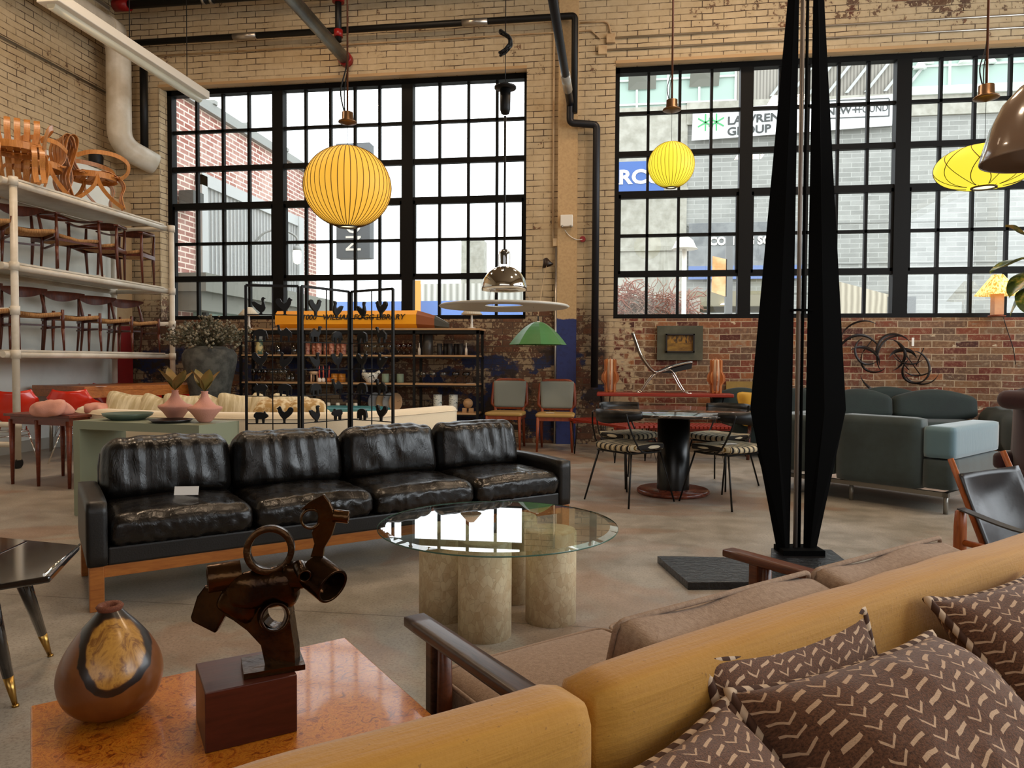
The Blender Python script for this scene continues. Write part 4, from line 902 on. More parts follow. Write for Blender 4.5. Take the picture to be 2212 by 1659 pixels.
# ------------------------------------------------------------------ animal screen
SIL = {
 'rooster': [(-.95,.55),(-.9,.85),(-.7,1.0),(-.45,.95),(-.25,.6),(0,.42),(.25,.55),(.4,.9),(.45,1.05),(.6,1.1),(.72,.95),(.9,.85),(.75,.72),(.7,.4),(.5,0),(.2,-.35),(.15,-.75),(.3,-.8),(-.15,-.8),(-.05,-.75),(-.1,-.35),(-.45,-.1),(-.75,.2)],
 'swan': [(-.95,.55),(-.6,.6),(-.1,.3),(.15,.2),(.2,.5),(.12,.85),(.2,1.05),(.38,1.1),(.62,.95),(.42,.9),(.4,.65),(.5,.3),(.58,-.05),(.45,-.4),(.2,-.62),(.28,-.8),(-.1,-.8),(.0,-.62),(-.4,-.3),(-.75,.1)],
 'elephant': [(-.85, .1), (-.7, .5), (-.3, .7), (.2, .7), (.5, .6), (.8, .4), (.9, 0), (.88, -.6), (.8, -.7), (.72, -.6), (.7, -.1), (.5, -.1), (.45, -.8), (.2, -.8), (.15, -.2), (-.3, -.2), (-.35, -.8), (-.6, -.8), (-.65, -.2), (-.75, -.1), (-.85, -.5), (-.95, -.5)],
 'camel': [(-.8, .2), (-.55, .4), (-.2, .75), (.1, .45), (.35, .35), (.5, .6), (.55, 1), (.7, 1.05), (.95, .9), (.75, .8), (.75, .4), (.55, 0), (.45, -.15), (.45, -.8), (.3, -.8), (.25, -.2), (-.35, -.2), (-.4, -.8), (-.55, -.8), (-.6, -.1), (-.8, -.4)],
 'pig': [(-.85, .3), (-.6, .6), (0, .6), (.35, .55), (.5, .75), (.6, .5), (.85, .3), (.95, .05), (.8, -.1), (.5, -.25), (.45, -.8), (.2, -.8), (.15, -.3), (-.3, -.3), (-.35, -.8), (-.6, -.8), (-.65, -.2), (-.85, 0)]}
t = thing('folding_screen', 'three-panel black iron folding screen with small animal figures standing on its rails', 'screen')
pnl = [((-2.695, 4.992), (-2.331, 5.092)), ((-2.307, 5.097), (-2.104, 5.53)), ((-2.086, 5.533), (-1.679, 5.337))]
zr = [1.49, 1.29, 1.085, .885, .68, .47]
seq = ['swan', 'rooster', 'rooster', 'swan', 'swan', 'rooster', 'elephant', 'camel', 'camel', 'elephant', 'elephant', 'camel', 'rooster', 'swan', 'swan', 'rooster', 'rooster', 'swan', 'pig', 'elephant', 'elephant', 'camel', 'elephant', 'camel', 'pig', 'rooster', 'swan', 'pig', 'elephant', 'rooster', 'swan', 'elephant', 'rooster', 'pig', 'camel', 'swan']
flip = [0, 0, 0, 1, 0, 1, 1, 1, 0, 1, 0, 1, 0, 1, 0, 0, 0, 1, 1, 0, 0, 1, 1, 1, 0, 1, 0, 1, 1, 1, 0, 0, 1, 0, 1, 0]
IRON = mat('patinated_iron', '14110f', .45, .5)
for pi_, (A, B) in enumerate(pnl):
    A = V(*A, 0); B = V(*B, 0); d = (B-A).normalized(); a = math.atan2(d.y, d.x); R = RZ(a)
    fr = MB()
    for P in (A, B): fr.box((P.x, P.y, .855), (.018, .018, 1.70), R)
    for z in (1.705, .06): fr.box(((A.x+B.x)/2, (A.y+B.y)/2, z), ((B-A).length, .018, .018), R)
    M_ = (A+B)/2; fr.box((M_.x, M_.y, .88), (.007, .007, 1.65), R)
    for z in zr+[.27]: fr.box((M_.x, M_.y, z), ((B-A).length, .007, .007), R)
    pn = fr.build('panel', IRON, t)
    for r_, z in enumerate(zr):
        for c in range(2):
            k = r_*6+pi_*2+c; nm = seq[k % len(seq)]; fl = -1 if flip[k % len(flip)] else 1; s = .058
            if nm in ('swan', 'camel', 'rooster'): s = .066
            P = A+d*((B-A).length*(.27+.46*c)); nn = V(-d.y, d.x, 0)*.009
            m = MB(); pts = [P-nn+d*(x*s*fl)+V(0, 0, z+.004+(y+.8)*s) for x, y in SIL[nm]]; m.poly(pts, nn*2)
            m.build(nm, IRON, pn)
# ------------------------------------------------------------------ black leather sofa
def leather(name, c1, c2, rough, st):
    n = NT(name); co = n.co(); v = n.map(co, st)
    w1 = n.noise(v, 11, 4, .6, 1.2); r = n.math('ABSOLUTE', n.math('SUBTRACT', w1, .5))
    g = n.noise(co, 120, 2); n.bump(n.math('ADD', n.math('MULTIPLY', n.math('MINIMUM', r, .08), 5), n.math('MULTIPLY', g, .15)), .22, .006)
    n.fin(n.mix(n.noise(co, 3, 4), lin(c1), lin(c2)), n.ramp(n.noise(co, 9, 3), [(.3, rough-.08), (.7, rough+.1)])); return n.m
L_SEAT = leather('seat_leather', '090807', '120e0c', .27, (1, 1, 1)); L_BACK = leather('back_leather', '090807', '120f0d', .30, (2.2, 1, .6)); L_FRM = mat('frame_leather', '0d0c0b', .42, c2='181513', ns=4, bump=.2, bs=120)
t = thing('leather_sofa', 'long four-seat black leather sofa on a light wooden base', 'sofa', (-2.34, 2.92, 0), .7289)
SL, SD = 2.76, .72; SW = wood('sofa_oak', '8e4f1e', 'b5702f', .4, 'X')
for (x, y) in ((.0, 0), (SL-.06, 0), (0, SD-.06), (SL-.06, SD-.06)): MB().bb(x, x+.06, y, y+.06, 0, .205).build('leg', SW, t, bevel=.003)
m = MB(); m.bb(.06, SL-.06, .01, .045, .15, .205); m.bb(.06, SL-.06, SD-.045, SD-.01, .15, .205); m.bb(.01, .045, .06, SD-.06, .15, .205); m.bb(SL-.045, SL-.01, .06, SD-.06, .15, .205); m.build('base_rail', SW, t, bevel=.002)
MB().bb(.075, SL-.085, .0, SD-.02, .205, .29).build('seat_frame', L_FRM, t, bevel=.01)
for x in (-.012, SL-.085): MB().cushion((x+.045, SD/2, .352), (.09, SD+.02, .295), .012, (4, 12, 6), lambda p, q: (q.x, q.y, q.z+.01*(1-p.y*p.y))).build('arm', L_FRM, t)
MB().cushion((SL/2, SD-.04, .43), (SL-.16, .08, .45), .03, (20, 3, 6)).build('back_frame', L_FRM, t)
cw_ = (SL-.165)/4
def rg(x, k=1.0): return abs(noise.noise(x))*k
for i in range(4):
    cx = .078+cw_*(i+.5); so = V(i*7.3, 0, 0)
    def fs(p, q):
        e = (1-p.x**2)*(1-.6*p.y**2); ed = max(0, -p.y-.55)/.45
        z = q.z+(.022*e if p.z > 0 else 0)
        wv = noise.noise(V(q.x*14+so.x, q.y*10, q.z*3))
        wr = (abs(noise.noise(V(q.x*26+so.x, q.y*5, q.z*30)))-.2)*.007*(.4+1.6*ed)
        return (q.x, q.y-(.012*sin(PI*(p.z+1)/2) if p.y < -.9 else 0)-wr*ed, z+wv*.006-wr)
    MB().cushion((cx, .28, .355), (cw_-.006, .60, .15), .055, (44, 30, 12), fs).build('seat_cushion', L_SEAT, t)
    def fb(p, q):
        e = (1-p.x**4)*(1-p.z**4); top = (p.z+1)/2
        fold = (abs(noise.noise(V(q.x*13+so.x+3, 0, q.z*1.6+i)))-.22)*.042*(1-p.x**4)*(.35+.65*top)
        diag = noise.noise(V(q.x*9+q.z*7+so.x, 2, q.z*4))*.010
        y = q.y
        if p.y < 0: y = q.y-.045*e+fold+diag
        zz = q.z-(.012*(1-p.x**2)*-1 if p.z > 0 else 0)+.012*noise.noise(V(q.x*12+so.x, 5, 0))*max(0, p.z)
        return (q.x*(1-.04*max(0, p.z)), y, zz)
    rb = MB(); rb.cushion((cx, .545, .565), (cw_-.004, .17, .335), .07, (48, 10, 34), fb, RX(-.16)).build('back_cushion', L_BACK, t)
tag(MB().box((0, 0, 0), (.12, .002, .045)).build('price_card', CARD, loc=(-2.18, 3.42, .475), rot=(-.3, 0, .25)), 'white price card standing on the left seat of the leather sofa', 'price card')
# ------------------------------------------------------------------ round glass table on stone drums
n = NT('travertine_mosaic'); co = n.co(); v = n.vor(n.map(co, (1, 1, .6)), 42, 'F1', 1); cl = n.ramp(n.xyz(v)[0], [(.2, lin('d2bc98')), (.5, lin('dac8a6')), (.8, lin('e0d0ae'))])
ed = n.vor(n.map(co, (1, 1, .6)), 42, 'DISTANCE_TO_EDGE', 0); cl = n.mix(n.ramp(ed, [(.0, .45), (.04, 0)]), cl, lin('96784e')); cl = n.mix(n.ramp(n.noise(co, 30, 4), [(.45, 0), (.7, .5)]), cl, lin('bf9f74')); n.fin(cl, .42); STONE = n.m
t = thing('coffee_table', 'round clear glass coffee table on four stone drums', 'table', (-.508, 3.17, 0))
for (x, y, r) in ((-.02, -.22, .113), (.24, .0, .113), (.05, .25, .1), (-.24, -.03, .113)):
    MB().lathe([(0, 0), (r, 0), (r, .400), (r-.006, .407), (0, .407)], (x, y, 0), 40).build('stone_drum', STONE, t)
def clear(name, tint, ior=1.45):
    n = NT(name); n.fin(tint, 0.0, 0, Transmission_Weight=1.0, IOR=ior); return n.m
R = .535
MB().lathe([(0, .408), (R-.02, .408), (R, .415), (R, .419), (R-.035, .425), (0, .425)], (0, 0, 0), 96, smooth=False).build('glass_top', glass('table_glass', (.88, .93, .90), .06), t)
MB().lathe([(R+.0005, .414), (R+.0022, .417), (R+.0005, .420)], (0, 0, 0), 96).build('glass_edge', mat('green_glass_edge', '4c6a5c', .1), t)
# ------------------------------------------------------------------ chairs against the wall
RTK = wood('orange_teak', '6e2e16', '8f4322', .35, 'Z')
def side_chair(lb):
    t = thing('dining_chair', lb, 'chair', group='grey-backed chairs against the wall')
    MB().cushion((0, 0, .465), (.50, .46, .055), .027, (12, 10, 4), lambda p, q: (q.x*(1-.06*(p.y > .5)), q.y, q.z)).build('seat', mat('mustard_leather', 'a8864a', .5), t)
    MB().box((0, 0, .42), (.46, .42, .05)).build('seat_rail', RTK, t)
    for s in (-1, 1):
        MB().cyl((s*.215, -.2, .44), (s*.225, -.22, 0), .024, .014, 10).build('leg', RTK, t); MB().tube([(s*.2, .27, 0), (s*.2, .2, .3), (s*.19, .2, .46), (s*.2, .23, .62)], .022, 8, scales=[.65, 1, 1, 1]).build('leg', RTK, t)
    ring = [(.235*max(-1, min(1, 1.25*sin(a)))*(1-.06*(-cos(a))), .245+.03*-cos(a), .715+.19*max(-1, min(1, 1.2*-cos(a)))) for a in [2*PI*i/40 for i in range(40)]]
    MB().tube(ring, .022, 8, closed=True).build('back_frame', RTK, t)
    MB().cushion((0, .232, .715), (.44, .045, .36), .022, (14, 3, 12), lambda p, q: (q.x*(1-.05*p.z*-1), q.y+.03*p.z, q.z)).build('backrest', mat('grey_wool', '7c8078', .9, bump=.3, bs=200), t)
    return t
c0 = side_chair('grey-backed wooden chair against the brick, left of the pair'); c0.location = (-1.41, 9.45, 0); c0.rotation_euler = (0, 0, -.05)
dup(c0, (-.74, 9.33, 0), .02, 'grey-backed wooden chair against the brick with a card on its seat, right of the pair')
card(-.80, 9.17, .497, 'white card on the seat of the right grey-backed chair')
# ------------------------------------------------------------------ red slatted tables
RSL = mat('red_lacquer_slats', '8e2c1c', .35); HAIR = BLACKM
def hairpin(x, y, h, s=1): return MB().tube([(x-.05, y, h), (x+.01*s, y, 0), (x+.05, y, h)], .007, 6)
t = thing('display_table', 'narrow red lacquered table against the brick holding the reclining chair', 'table')
m = MB(); m.bb(-.21, 1.50, 9.28, 9.72, .715, .76); m.build('tabletop', RSL, t, bevel=.01)
for (x, y) in ((-.1, 9.35), (1.32, 9.35), (1.32, 9.65), (-.1, 9.65)): MB().tube([(x-.06, y, .715), (x, y, 0), (x+.06, y, .715)], .008, 6).build('leg', HAIR, t)
t = thing('slatted_bench', 'low red slatted bench with black hairpin legs running toward the wall', 'bench', (-.60, 9.15, 0), math.atan2(-1.1, .73))
for i in range(7): MB().bb(0, 1.32, .02+i*.065, .06+i*.065, .41, .435).build('slat', RSL, t)
for x in (.2, 1.1): MB().bb(x, x+.04, 0, .46, .385, .41).build('cross_bar', RSL, t)
for (x, y) in ((.2, .02), (1.1, .02), (.2, .44), (1.1, .44)): MB().tube([(x-.06, y, .385), (x, y, 0), (x+.06, y, .385)], .008, 6).build('leg', HAIR, t)
t = thing('slatted_bench', 'low red slatted bench behind the round stone-topped table', 'bench', (.42, 8.30, 0), .1)
for i in range(20): MB().bb(i*.047, i*.047+.034, 0, .5, .40, .425).build('slat', RSL, t)
for y in (.05, .42): MB().bb(0, .93, y, y+.04, .375, .40).build('cross_bar', RSL, t)
for (x, y) in ((.08, .05), (.85, .05), (.08, .44), (.85, .44)): MB().tube([(x-.06, y, .375), (x, y, 0), (x+.06, y, .375)], .008, 6).build('leg', HAIR, t)
# slatted wooden lamps
COP = wood('copper_veneer', '9c5228', 'd08a50', .35, 'Z')
def fin_lamp(lb):
    t = thing('fin_lamp', lb, 'lamp', group='wooden fin lamps on the red table')
    MB().lathe([(0, .03), (.052, .03), (.052, .43), (.048, .43), (.048, .04), (0, .04)], (0, 0, 0), 18).build('lamp_shade', mat('lamp_paper', 'd8bca0', .7), t)
    for k in range(8):
        a = k*PI/4; o2 = [(.05, .0), (.075, .0), (.075, .1), (.115, .16), (.115, .22), (.08, .28), (.08, .42), (.05, .44), (.062, .28), (.06, .1)]
        R_ = RZ(a); m = MB(); m.poly([R_ @ V(x, -.006, z) for x, z in o2], R_ @ V(0, .012, 0)); m.build('fin', COP, t)
    MB().cyl((0, 0, 0), (0, 0, .03), .05).build('base', COP, t); return t
l0 = fin_lamp('wooden fin lamp at the left end of the red table'); l0.location = (-.04, 9.52, .761)
dup(l0, (1.31, 9.52, .761), 0, 'wooden fin lamp at the right end of the red table')
# reclining lounge chair on the table
t = thing('lounge_chair', 'black reclining lounge chair with thin steel legs standing on the red table', 'chair', (0, 9.5, .761))
kx = lambda px: .241+(px-1367.6)*.00584
kz = lambda py: (848-py)*.00584
SLG = mat('black_sling', '14100e', .45)
side = [(1367.6, 715), (1376, 738), (1385, 762), (1398, 783), (1413, 800), (1425, 802), (1450, 791), (1475, 784), (1495, 780)]
S_ = smoothpath([(kx(a), 0, kz(b)) for a, b in side], 4)
MB().sweep([(p.x, 0, p.z) for p in S_], [(-.2, -.014), (.2, -.014), (.2, .014), (-.2, .014)], upv=(1, 0, 1), smooth=False).build('seat', SLG, t)
MB().poly([(kx(1420), -.19, kz(804)), (kx(1495), -.19, kz(782)), (kx(1494), -.19, kz(794)), (kx(1450), -.19, kz(804))], (0, .38, 0)).build('seat_pad', SLG, t)
for y in (-.205, .205):
    MB().tube([(p.x, y, p.z) for p in S_], .011, 8).build('side_rail', CHROME, t)
    L_ = [(1378, 847.5), (1387, 846), (1400, 826), (1415, 808), (1432, 801), (1448, 797), (1457, 805), (1471, 830), (1483, 847), (1494, 847.5)]
    MB().tube(smoothpath([(kx(a), y*.95, kz(b)) for a, b in L_], 3), .009, 8).build('leg', CHROME, t)
t = thing('framed_picture', 'small amber picture in a deep grey-green frame on the bricks', 'picture', (0, W, 0))
m = MB(); fx0, fx1, fz0, fz1 = .59, 1.20, 1.185, 1.655; ix0, ix1, iz0, iz1 = .705, 1.09, 1.29, 1.545
m.bb(fx0, fx1, -.06, -.01, fz0, iz0); m.bb(fx0, fx1, -.06, -.01, iz1, fz1); m.bb(fx0, ix0, -.06, -.01, iz0, iz1); m.bb(ix1, fx1, -.06, -.01, iz0, iz1)
m.build('mat_board', mat('grey_green_velvet', '4e4e40', .9, c2='5e5c4c', ns=3), t)
m = MB(); 
for (a, b, c, d) in ((ix0, ix1, iz0, iz0+.02), (ix0, ix1, iz1-.02, iz1), (ix0, ix0+.02, iz0, iz1), (ix1-.02, ix1, iz0, iz1)): m.bb(a, b, -.09, -.03, c, d)
m.build('frame', mat('dark_frame_wood', '1c120a', .4), t)
n = NT('amber_painting'); co = n.co(); x, y, z = n.xyz(co); nn = n.noise(n.map(co, (6, 1, 14)), 1.3, 3)
top = n.ramp(n.noise(n.map(co, (16, 1, 7)), 1.0, 2), [(.4, lin('4a3312')), (.5, lin('b07c20')), (.6, lin('6e4a18'))]); bot = n.ramp(nn, [(.35, lin('6e4a12')), (.65, lin('9c7424'))])
n.fin(n.mix(n.math('GREATER_THAN', z, 1.42), bot, top), .5)
MB().bb(ix0+.02, ix1-.02, -.045, -.02, iz0+.02, iz1-.02).build('painting', n.m, t)
tag(MB().poly([(1.52, 9.92, 0), (2.0, 9.92, 0), (2.0, 10.07, .9), (1.52, 10.07, .9)], (0, .012, 0)).build('yellow_board', mat('ochre_board', '9a7a30', .6, c2='86682a', ns=3)), 'plain ochre board leaning against the bricks behind the black sculpture', 'board')
puffy(.5, .45, .2, mat('mustard_cloth', 'b58a2c', .9), 'cushion', 'small mustard cushion peeking out left of the black sculpture', 'cushion', (1.72, 8.95, .60), (1.2, 0, .3))
t = thing('stool', 'dark wooden stool under the small mustard cushion', 'stool', (1.72, 8.95, 0)); MB().cyl((0, 0, .44), (0, 0, .48), .24, seg=24).build('seat', TEAK, t)
for k in range(3): MB().cyl((.17*cos(2*k), .17*sin(2*k), .44), (.2*cos(2*k), .2*sin(2*k), 0), .02).build('leg', TEAK, t)
# ------------------------------------------------------------------ round stone-topped dining table and its chairs
n = NT('dark_marble'); co = n.co(); nz = n.noise(co, 2.2, 6, .6, 1.5); n.fin(n.mix(n.ramp(n.math('ABSOLUTE', n.math('SUBTRACT', nz, .5)), [(0, .5), (.012, 0)]), n.mix(n.noise(co, 12, 4), lin('241e1b'), lin('3e3630')), lin('b5aa9a')), .08); MARB = n.m
t = thing('dining_table', 'round dark marble dining table on a black column and reddish disc', 'table', (.53, 6.44, 0))
MB().lathe([(0, .705), (.68, .705), (.71, .715), (.71, .722), (.69, .732), (0, .732)], (0, 0, 0), 64).build('tabletop', MARB, t)
MB().lathe([(.14, .04), (.14, .70), (0, .70)], (0, 0, 0), 40).build('column', mat('black_lacquer', '070707', .3), t)
MB().lathe([(0, 0), (.30, 0), (.315, .012), (.315, .03), (.30, .042), (0, .042)], (0, 0, 0), 48).build('base_disc', mat('red_granite', '7c3e2a', .25, c2='5a2c20', ns=30), t)
n = NT('striped_fabric'); f = n.wave(n.co(), 5.5, .5, 'Y', 1); n.fin(n.ramp(f, [(.0, lin('1c1712')), (.22, lin('2c2418')), (.28, lin('cfc4a8')), (.45, lin('e0d6bc')), (.5, lin('8a6a24')), (.68, lin('2a2218')), (.75, lin('c0b496')), (1, lin('e6dcc4'))], 'CONSTANT'), .85); STRP = n.m
RODM = mat('black_rod', '0c0b0b', .4, .3)
def rod_chair(lb):
    """front toward +x"""
    t = thing('rod_chair', lb, 'chair', group='striped rod chairs around the marble table')
    def f(p, q): k = 1-.12*(p.x*p.x*p.y*p.y); return (q.x*k, q.y*k*(1-.06*p.x*-1), q.z+.012*(1-p.x**2)*(1-p.y**2)+.012*p.y*p.y)
    MB().cushion((0, 0, .455), (.44, .48, .05), .024, (18, 18, 4), f).build('seat', STRP, t)
    fr = MB(); fr.tube([(.17, -.2, .42), (.17, .2, .42), (-.17, .19, .42), (-.17, -.19, .42)], .008, 6, closed=True)
    for x in (-.08, .08): fr.tube([(x, -.19, .42), (x, .19, .42)], .006, 6)
    fr.build('seat_frame', RODM, t)
    for s in (-1, 1):
        MB().tube([(.17, s*.19, .425), (.27, s*.265, .0)], .008, 6).build('leg', RODM, t); MB().tube([(-.16, s*.18, .425), (-.26, s*.25, .0)], .008, 6).build('leg', RODM, t)
        m = MB(); m.tube(smoothpath([(.12, s*.21, .42), (-.10, s*.235, .44), (-.20, s*.215, .60), (-.235, s*.19, .74)], 4), .0075, 6); m.build('back_support', RODM, t)
    Q = smoothpath([(-.10, -.235, .73), (-.18, -.19, .72), (-.245, -.09, .715), (-.26, 0, .71), (-.245, .09, .715), (-.18, .19, .72), (-.10, .235, .73)], 4); K = len(Q)
    MB().sweep(Q, [(-.011, -.05), (.011, -.05), (.013, 0), (.009, .05), (-.009, .05), (-.013, 0)], scales=[(1, .55+.5*sin(PI*i/(K-1))) for i in range(K)]).build('backrest', RODM, t)
    return t
r0c = rod_chair('striped rod chair nearest the camera on the left of the marble table'); r0c.location = (.13, 6.03, 0); r0c.rotation_euler = (0, 0, .80)
dup(r0c, (.93, 6.05, 0), 2.30, 'striped rod chair with a card on its seat, right front of the marble table')
dup(r0c, (.14, 6.93, 0), -.85, 'striped rod chair behind the marble table on the left')
dup(r0c, (1.0, 6.95, 0), -2.35, 'striped rod chair behind the marble table on the right')
card(.93, 5.97, .497, 'white price card on the striped seat of the right front chair', .5)
card(1.02, 6.10, .737, 'white price card on the edge of the marble table beside the black sculpture', -.5)
# ------------------------------------------------------------------ twin-blade black sculpture
MBK = mat('matt_black_paint', '040404', .85, spec=.08)
t = thing('blade_sculpture', 'very tall black sculpture of two faceted steel blades on a stone slab', 'sculpture')
def blade(cx, cy, xi, wide, foot, dy, side):
    """vertical inner edge at x=xi, outer edge swelling to a corner; V-shaped section"""
    zs = [(.05, foot), (.88, wide), (3.95, .012)]; m = MB(); rings = []
    for z, w_ in zs:
        o_ = V(cx, cy, z); ux_, uy_ = V(.99, .14, 0), V(-.14, .99, 0)
        a = o_+ux_*xi; b = a+ux_*side*w_; c = a+ux_*side*w_*.42-uy_*dy*min(1, w_/.1)*.35; d = a+ux_*side*w_*.42+uy_*dy*min(1, w_/.1)*.35
        rings.append([m.bm.verts.new(p) for p in (a, c, b, d)])
    for A, B in zip(rings, rings[1:]):
        for j in range(4): m.face([A[j], A[(j+1) % 4], B[(j+1) % 4], B[j]])
    m.face(rings[0][::-1]); m.face(rings[-1]); return m
SCX, SCY = 1.08, 4.38
blade(SCX, SCY, -.045, .245, .075, .07, -1).build('blade', MBK, t)
blade(SCX, SCY, .035, .235, .075, .07, 1).build('blade', MBK, t)
m = MB(); m.tube([(SCX-.012, SCY, .05), (SCX-.022, SCY+.01, 4.1)], .013, 8); m.build('centre_rod', mat('grey_rod', '8a8078', .35, .5), t)
MB().tube([(SCX+.012, SCY+.01, .05), (SCX+.005, SCY+.01, 4.1)], .009, 8).build('centre_rod', MBK, t)
MB().box((SCX, SCY, 1.46), (.12, .04, .012)).build('bracket', MBK, t)
MB().box((SCX+.01, SCY, .055), (.24, .16, .03), RZ(.14)).build('foot_plate', MBK, t)
n = NT('black_slate'); n.bump(n.noise(n.co(), 30, 5), .5, .02); n.fin(lin('17171a'), .32)
MB().poly([(.26, 4.17, 0), (.385, 3.69, 0), (1.32, 3.86, 0), (1.30, 4.48, 0), (.95, 4.46, 0), (.90, 4.23, 0)], (0, 0, .04)).build('stone_slab', n.m, t, bevel=.003)
# ------------------------------------------------------------------ grey-blue sofa seen from behind
GV = mat('grey_teal_velvet', '2e3a3a', .8, c2='384748', ns=3, sheen=.35, bump=.15, bs=150); GV2 = mat('lit_teal_velvet', '5e7f8c', .8, sheen=.6, bump=.3, bs=18, stretch=(3, 3, .6))
t = thing('velvet_sofa', 'grey-teal velvet sofa on thin steel legs seen from behind, right side', 'sofa', (2.53, 5.79, 0), math.atan2(-.667, .745))
# local x along the back (left is negative), y away from the camera
MB().cushion((-.10, .53, .55), (.22, 1.06, .25), .025, (6, 16, 6)).build('arm', GV2, t)  # paler, bluer copy of the velvet; window light on this arm in its colour
MB().cushion((-.10, .53, .305), (.22, 1.06, .235), .02, (4, 8, 4)).build('arm_base', GV, t)
MB().cushion((-.55, .07, .45), (.67, .17, .56), .03, (8, 4, 8)).build('backrest', GV, t)
MB().cushion((-1.12, .07, .45), (.44, .17, .50), .03, (8, 4, 8)).build('backrest', GV, t)
MB().cushion((-1.45, .50, .45), (.22, 1.0, .48), .03, (6, 8, 6)).build('arm', GV, t)
MB().cushion((-.78, .6, .34), (1.1, .9, .22), .04, (10, 8, 4)).build('seat_cushion', GV, t)
m = MB(); SIL_ = mat('grey_steel_leg', '8f8c84', .35, .7)
m.bb(-1.45, -.04, .05, .09, .13, .165); m.bb(-1.45, -.04, .90, .94, .13, .165); m.bb(-.08, -.04, .05, .94, .13, .165); m.bb(-1.45, -1.41, .05, .94, .13, .165); m.build('base_frame', SIL_, t)
for (x, y) in ((-.06, .07), (-.78, .07), (-1.43, .07), (-.06, .92), (-1.43, .92)): MB().cyl((x, y, 0), (x, y, .15), .017, seg=12).build('leg', SIL_, t)
# ------------------------------------------------------------------ dark green sofa against the brick
DG = mat('bottle_green_velvet', '0c1c19', .75, c2='11241f', ns=3, sheen=.15, bump=.2, bs=60)
t = thing('green_sofa', 'long dark green velvet sofa with arched back cushions against the brick', 'sofa')
MB().cushion((2.95, 9.48, .30), (3.0, .95, .34), .06, (16, 8, 4)).build('seat_base', DG, t)
MB().cushion((2.95, 9.9, .48), (3.0, .25, .50), .06, (20, 4, 6)).build('back_frame', DG, t)
def mound(p, q): h = math.cos(p.x*PI/2*.9); return (q.x, q.y, q.z*(.62+.5*h)+.03*h-(0 if p.z > 0 else 0))
for (x, w_) in ((1.65, .75), (2.33, .72), (3.09, .80), (3.98, 1.0)):
    MB().cushion((x, 9.66, .60), (w_, .2, .36), .07, (20, 6, 10), mound, RX(-.15)).build('back_cushion', DG, t)
for (x, w_) in ((2.7, .8), (3.5, .8)): MB().cushion((x, 9.86, .66), (w_, .12, .30), .05, (16, 4, 8), mound, RX(-.1)).build('back_cushion', DG, t)
def quilt(p, q): return (q.x-.02*abs(sin(p.y*6)), q.y, q.z-.02*abs(sin(p.x*5))-.02*abs(sin(p.y*6)))
MB().cushion((4.66, 8.9, .40), (.5, 1.7, .52), .16, (20, 30, 12), quilt, RZ(-.15)).build('arm', DG, t)
# metal wall sculpture
t = thing('wall_sculpture', 'dark metal wall sculpture of curling crescent blades on the bricks', 'wall sculpture', (0, W-.1, 0))
IR = mat('oxidised_iron', '241d1a', .4, .7)
wx = lambda px: 2.9+(px-1800)*1.28/220
wz = lambda py: 1.58-(py-715)*.66/110
def crescent(cx, cy, r, a0, a1, w_, k):
    m = MB(); N = 26; C = [(wx(cx+r*cos(a0+(a1-a0)*i/N)), .02*sin(i*.3+k), wz(cy-r*sin(a0+(a1-a0)*i/N))) for i in range(N+1)]
    m.sweep(C, [(-w_, 0), (0, -.004), (w_, 0), (0, .004)], upv=(0, 1, 0), scales=[.12+sin(PI*i/N) for i in range(N+1)], smooth=False); return m
for k, (cx, cy, r, a0, a1, w_) in enumerate(((1852, 770, 46, .3, 3.1, .022), (1872, 758, 30, 1.9, 5.4, .02), (1862, 745, 52, 1.0, 2.9, .014), (1855, 790, 40, .0, 2.2, .026), (1885, 775, 30, 2.6, 5.6, .016), (1925, 760, 38, .6, 3.6, .022), (1935, 772, 46, 1.2, 3.9, .018), (1912, 768, 36, -1.2, 1.4, .022), (1945, 790, 34, .5, 2.6, .03), (1965, 795, 36, -1.4, 1.6, .018), (1972, 800, 28, 2.0, 5.8, .018), (1975, 770, 42, 3.9, 5.6, .012), (1985, 790, 40, 3.5, 5.9, .012), (1960, 745, 42, 3.7, 5.5, .012), (1905, 800, 50, 3.4, 5.0, .02))):
    crescent(cx, cy, r, a0, a1, w_*.8, k).build('crescent_blade', IR, t)
for (a, b) in (((1880, 735), (1862, 760)), ((1935, 742), (1985, 812)), ((1925, 760), (1960, 800)), ((1990, 752), (1975, 790))): MB().tube([(wx(a[0]), .03, wz(a[1])), (wx(b[0]), .03, wz(b[1]))], .007, 5).build('strut', IR, t)
tag(MB().box((0, 0, 0), (.03, .004, .11)).build('price_tag', CARD, loc=(wx(1961), W-.16, wz(739))), 'white paper tag hanging on the curling metal wall sculpture', 'price tag')
# lamp on the window sill
t = thing('table_lamp', 'glowing pleated lamp with pale block base on the right window sill', 'lamp', (4.85, 9.98, 1.775))
MB().lathe([(0, 0), (.095, 0), (.1, .012), (0, .014)], (0, 0, -.012), 24).build('base', mat('copper_base', '9c4a24', .4), t)
MB().box((0, 0, .15), (.11, .11, .28)).build('stem', mat('alabaster', 'd8a070', .5, c2='c98c5c', ns=3), t)
m = MB(); m.grid(lambda u, v: ((.25-.19*v)*(1+.025*cos(2*PI*u*36))*cos(2*PI*u), (.25-.19*v)*(1+.025*cos(2*PI*u*36))*sin(2*PI*u), .26+.26*v), 144, 4, closeu=True)
n = NT('lit_pleats'); f = n.noise(n.map(n.co(), (14, 14, 3)), 3, 2); c = n.ramp(f, [(.4, lin('c89a3c')), (.55, lin('ffee9a'))]); n.fin(c, .7); n.l.new(c, n.b.inputs['Emission Color']); n.b.inputs['Emission Strength'].default_value = 1.0
o = m.build('lamp_shade', n.m, t); s = o.modifiers.new('s', 'SOLIDIFY'); s.thickness = .002
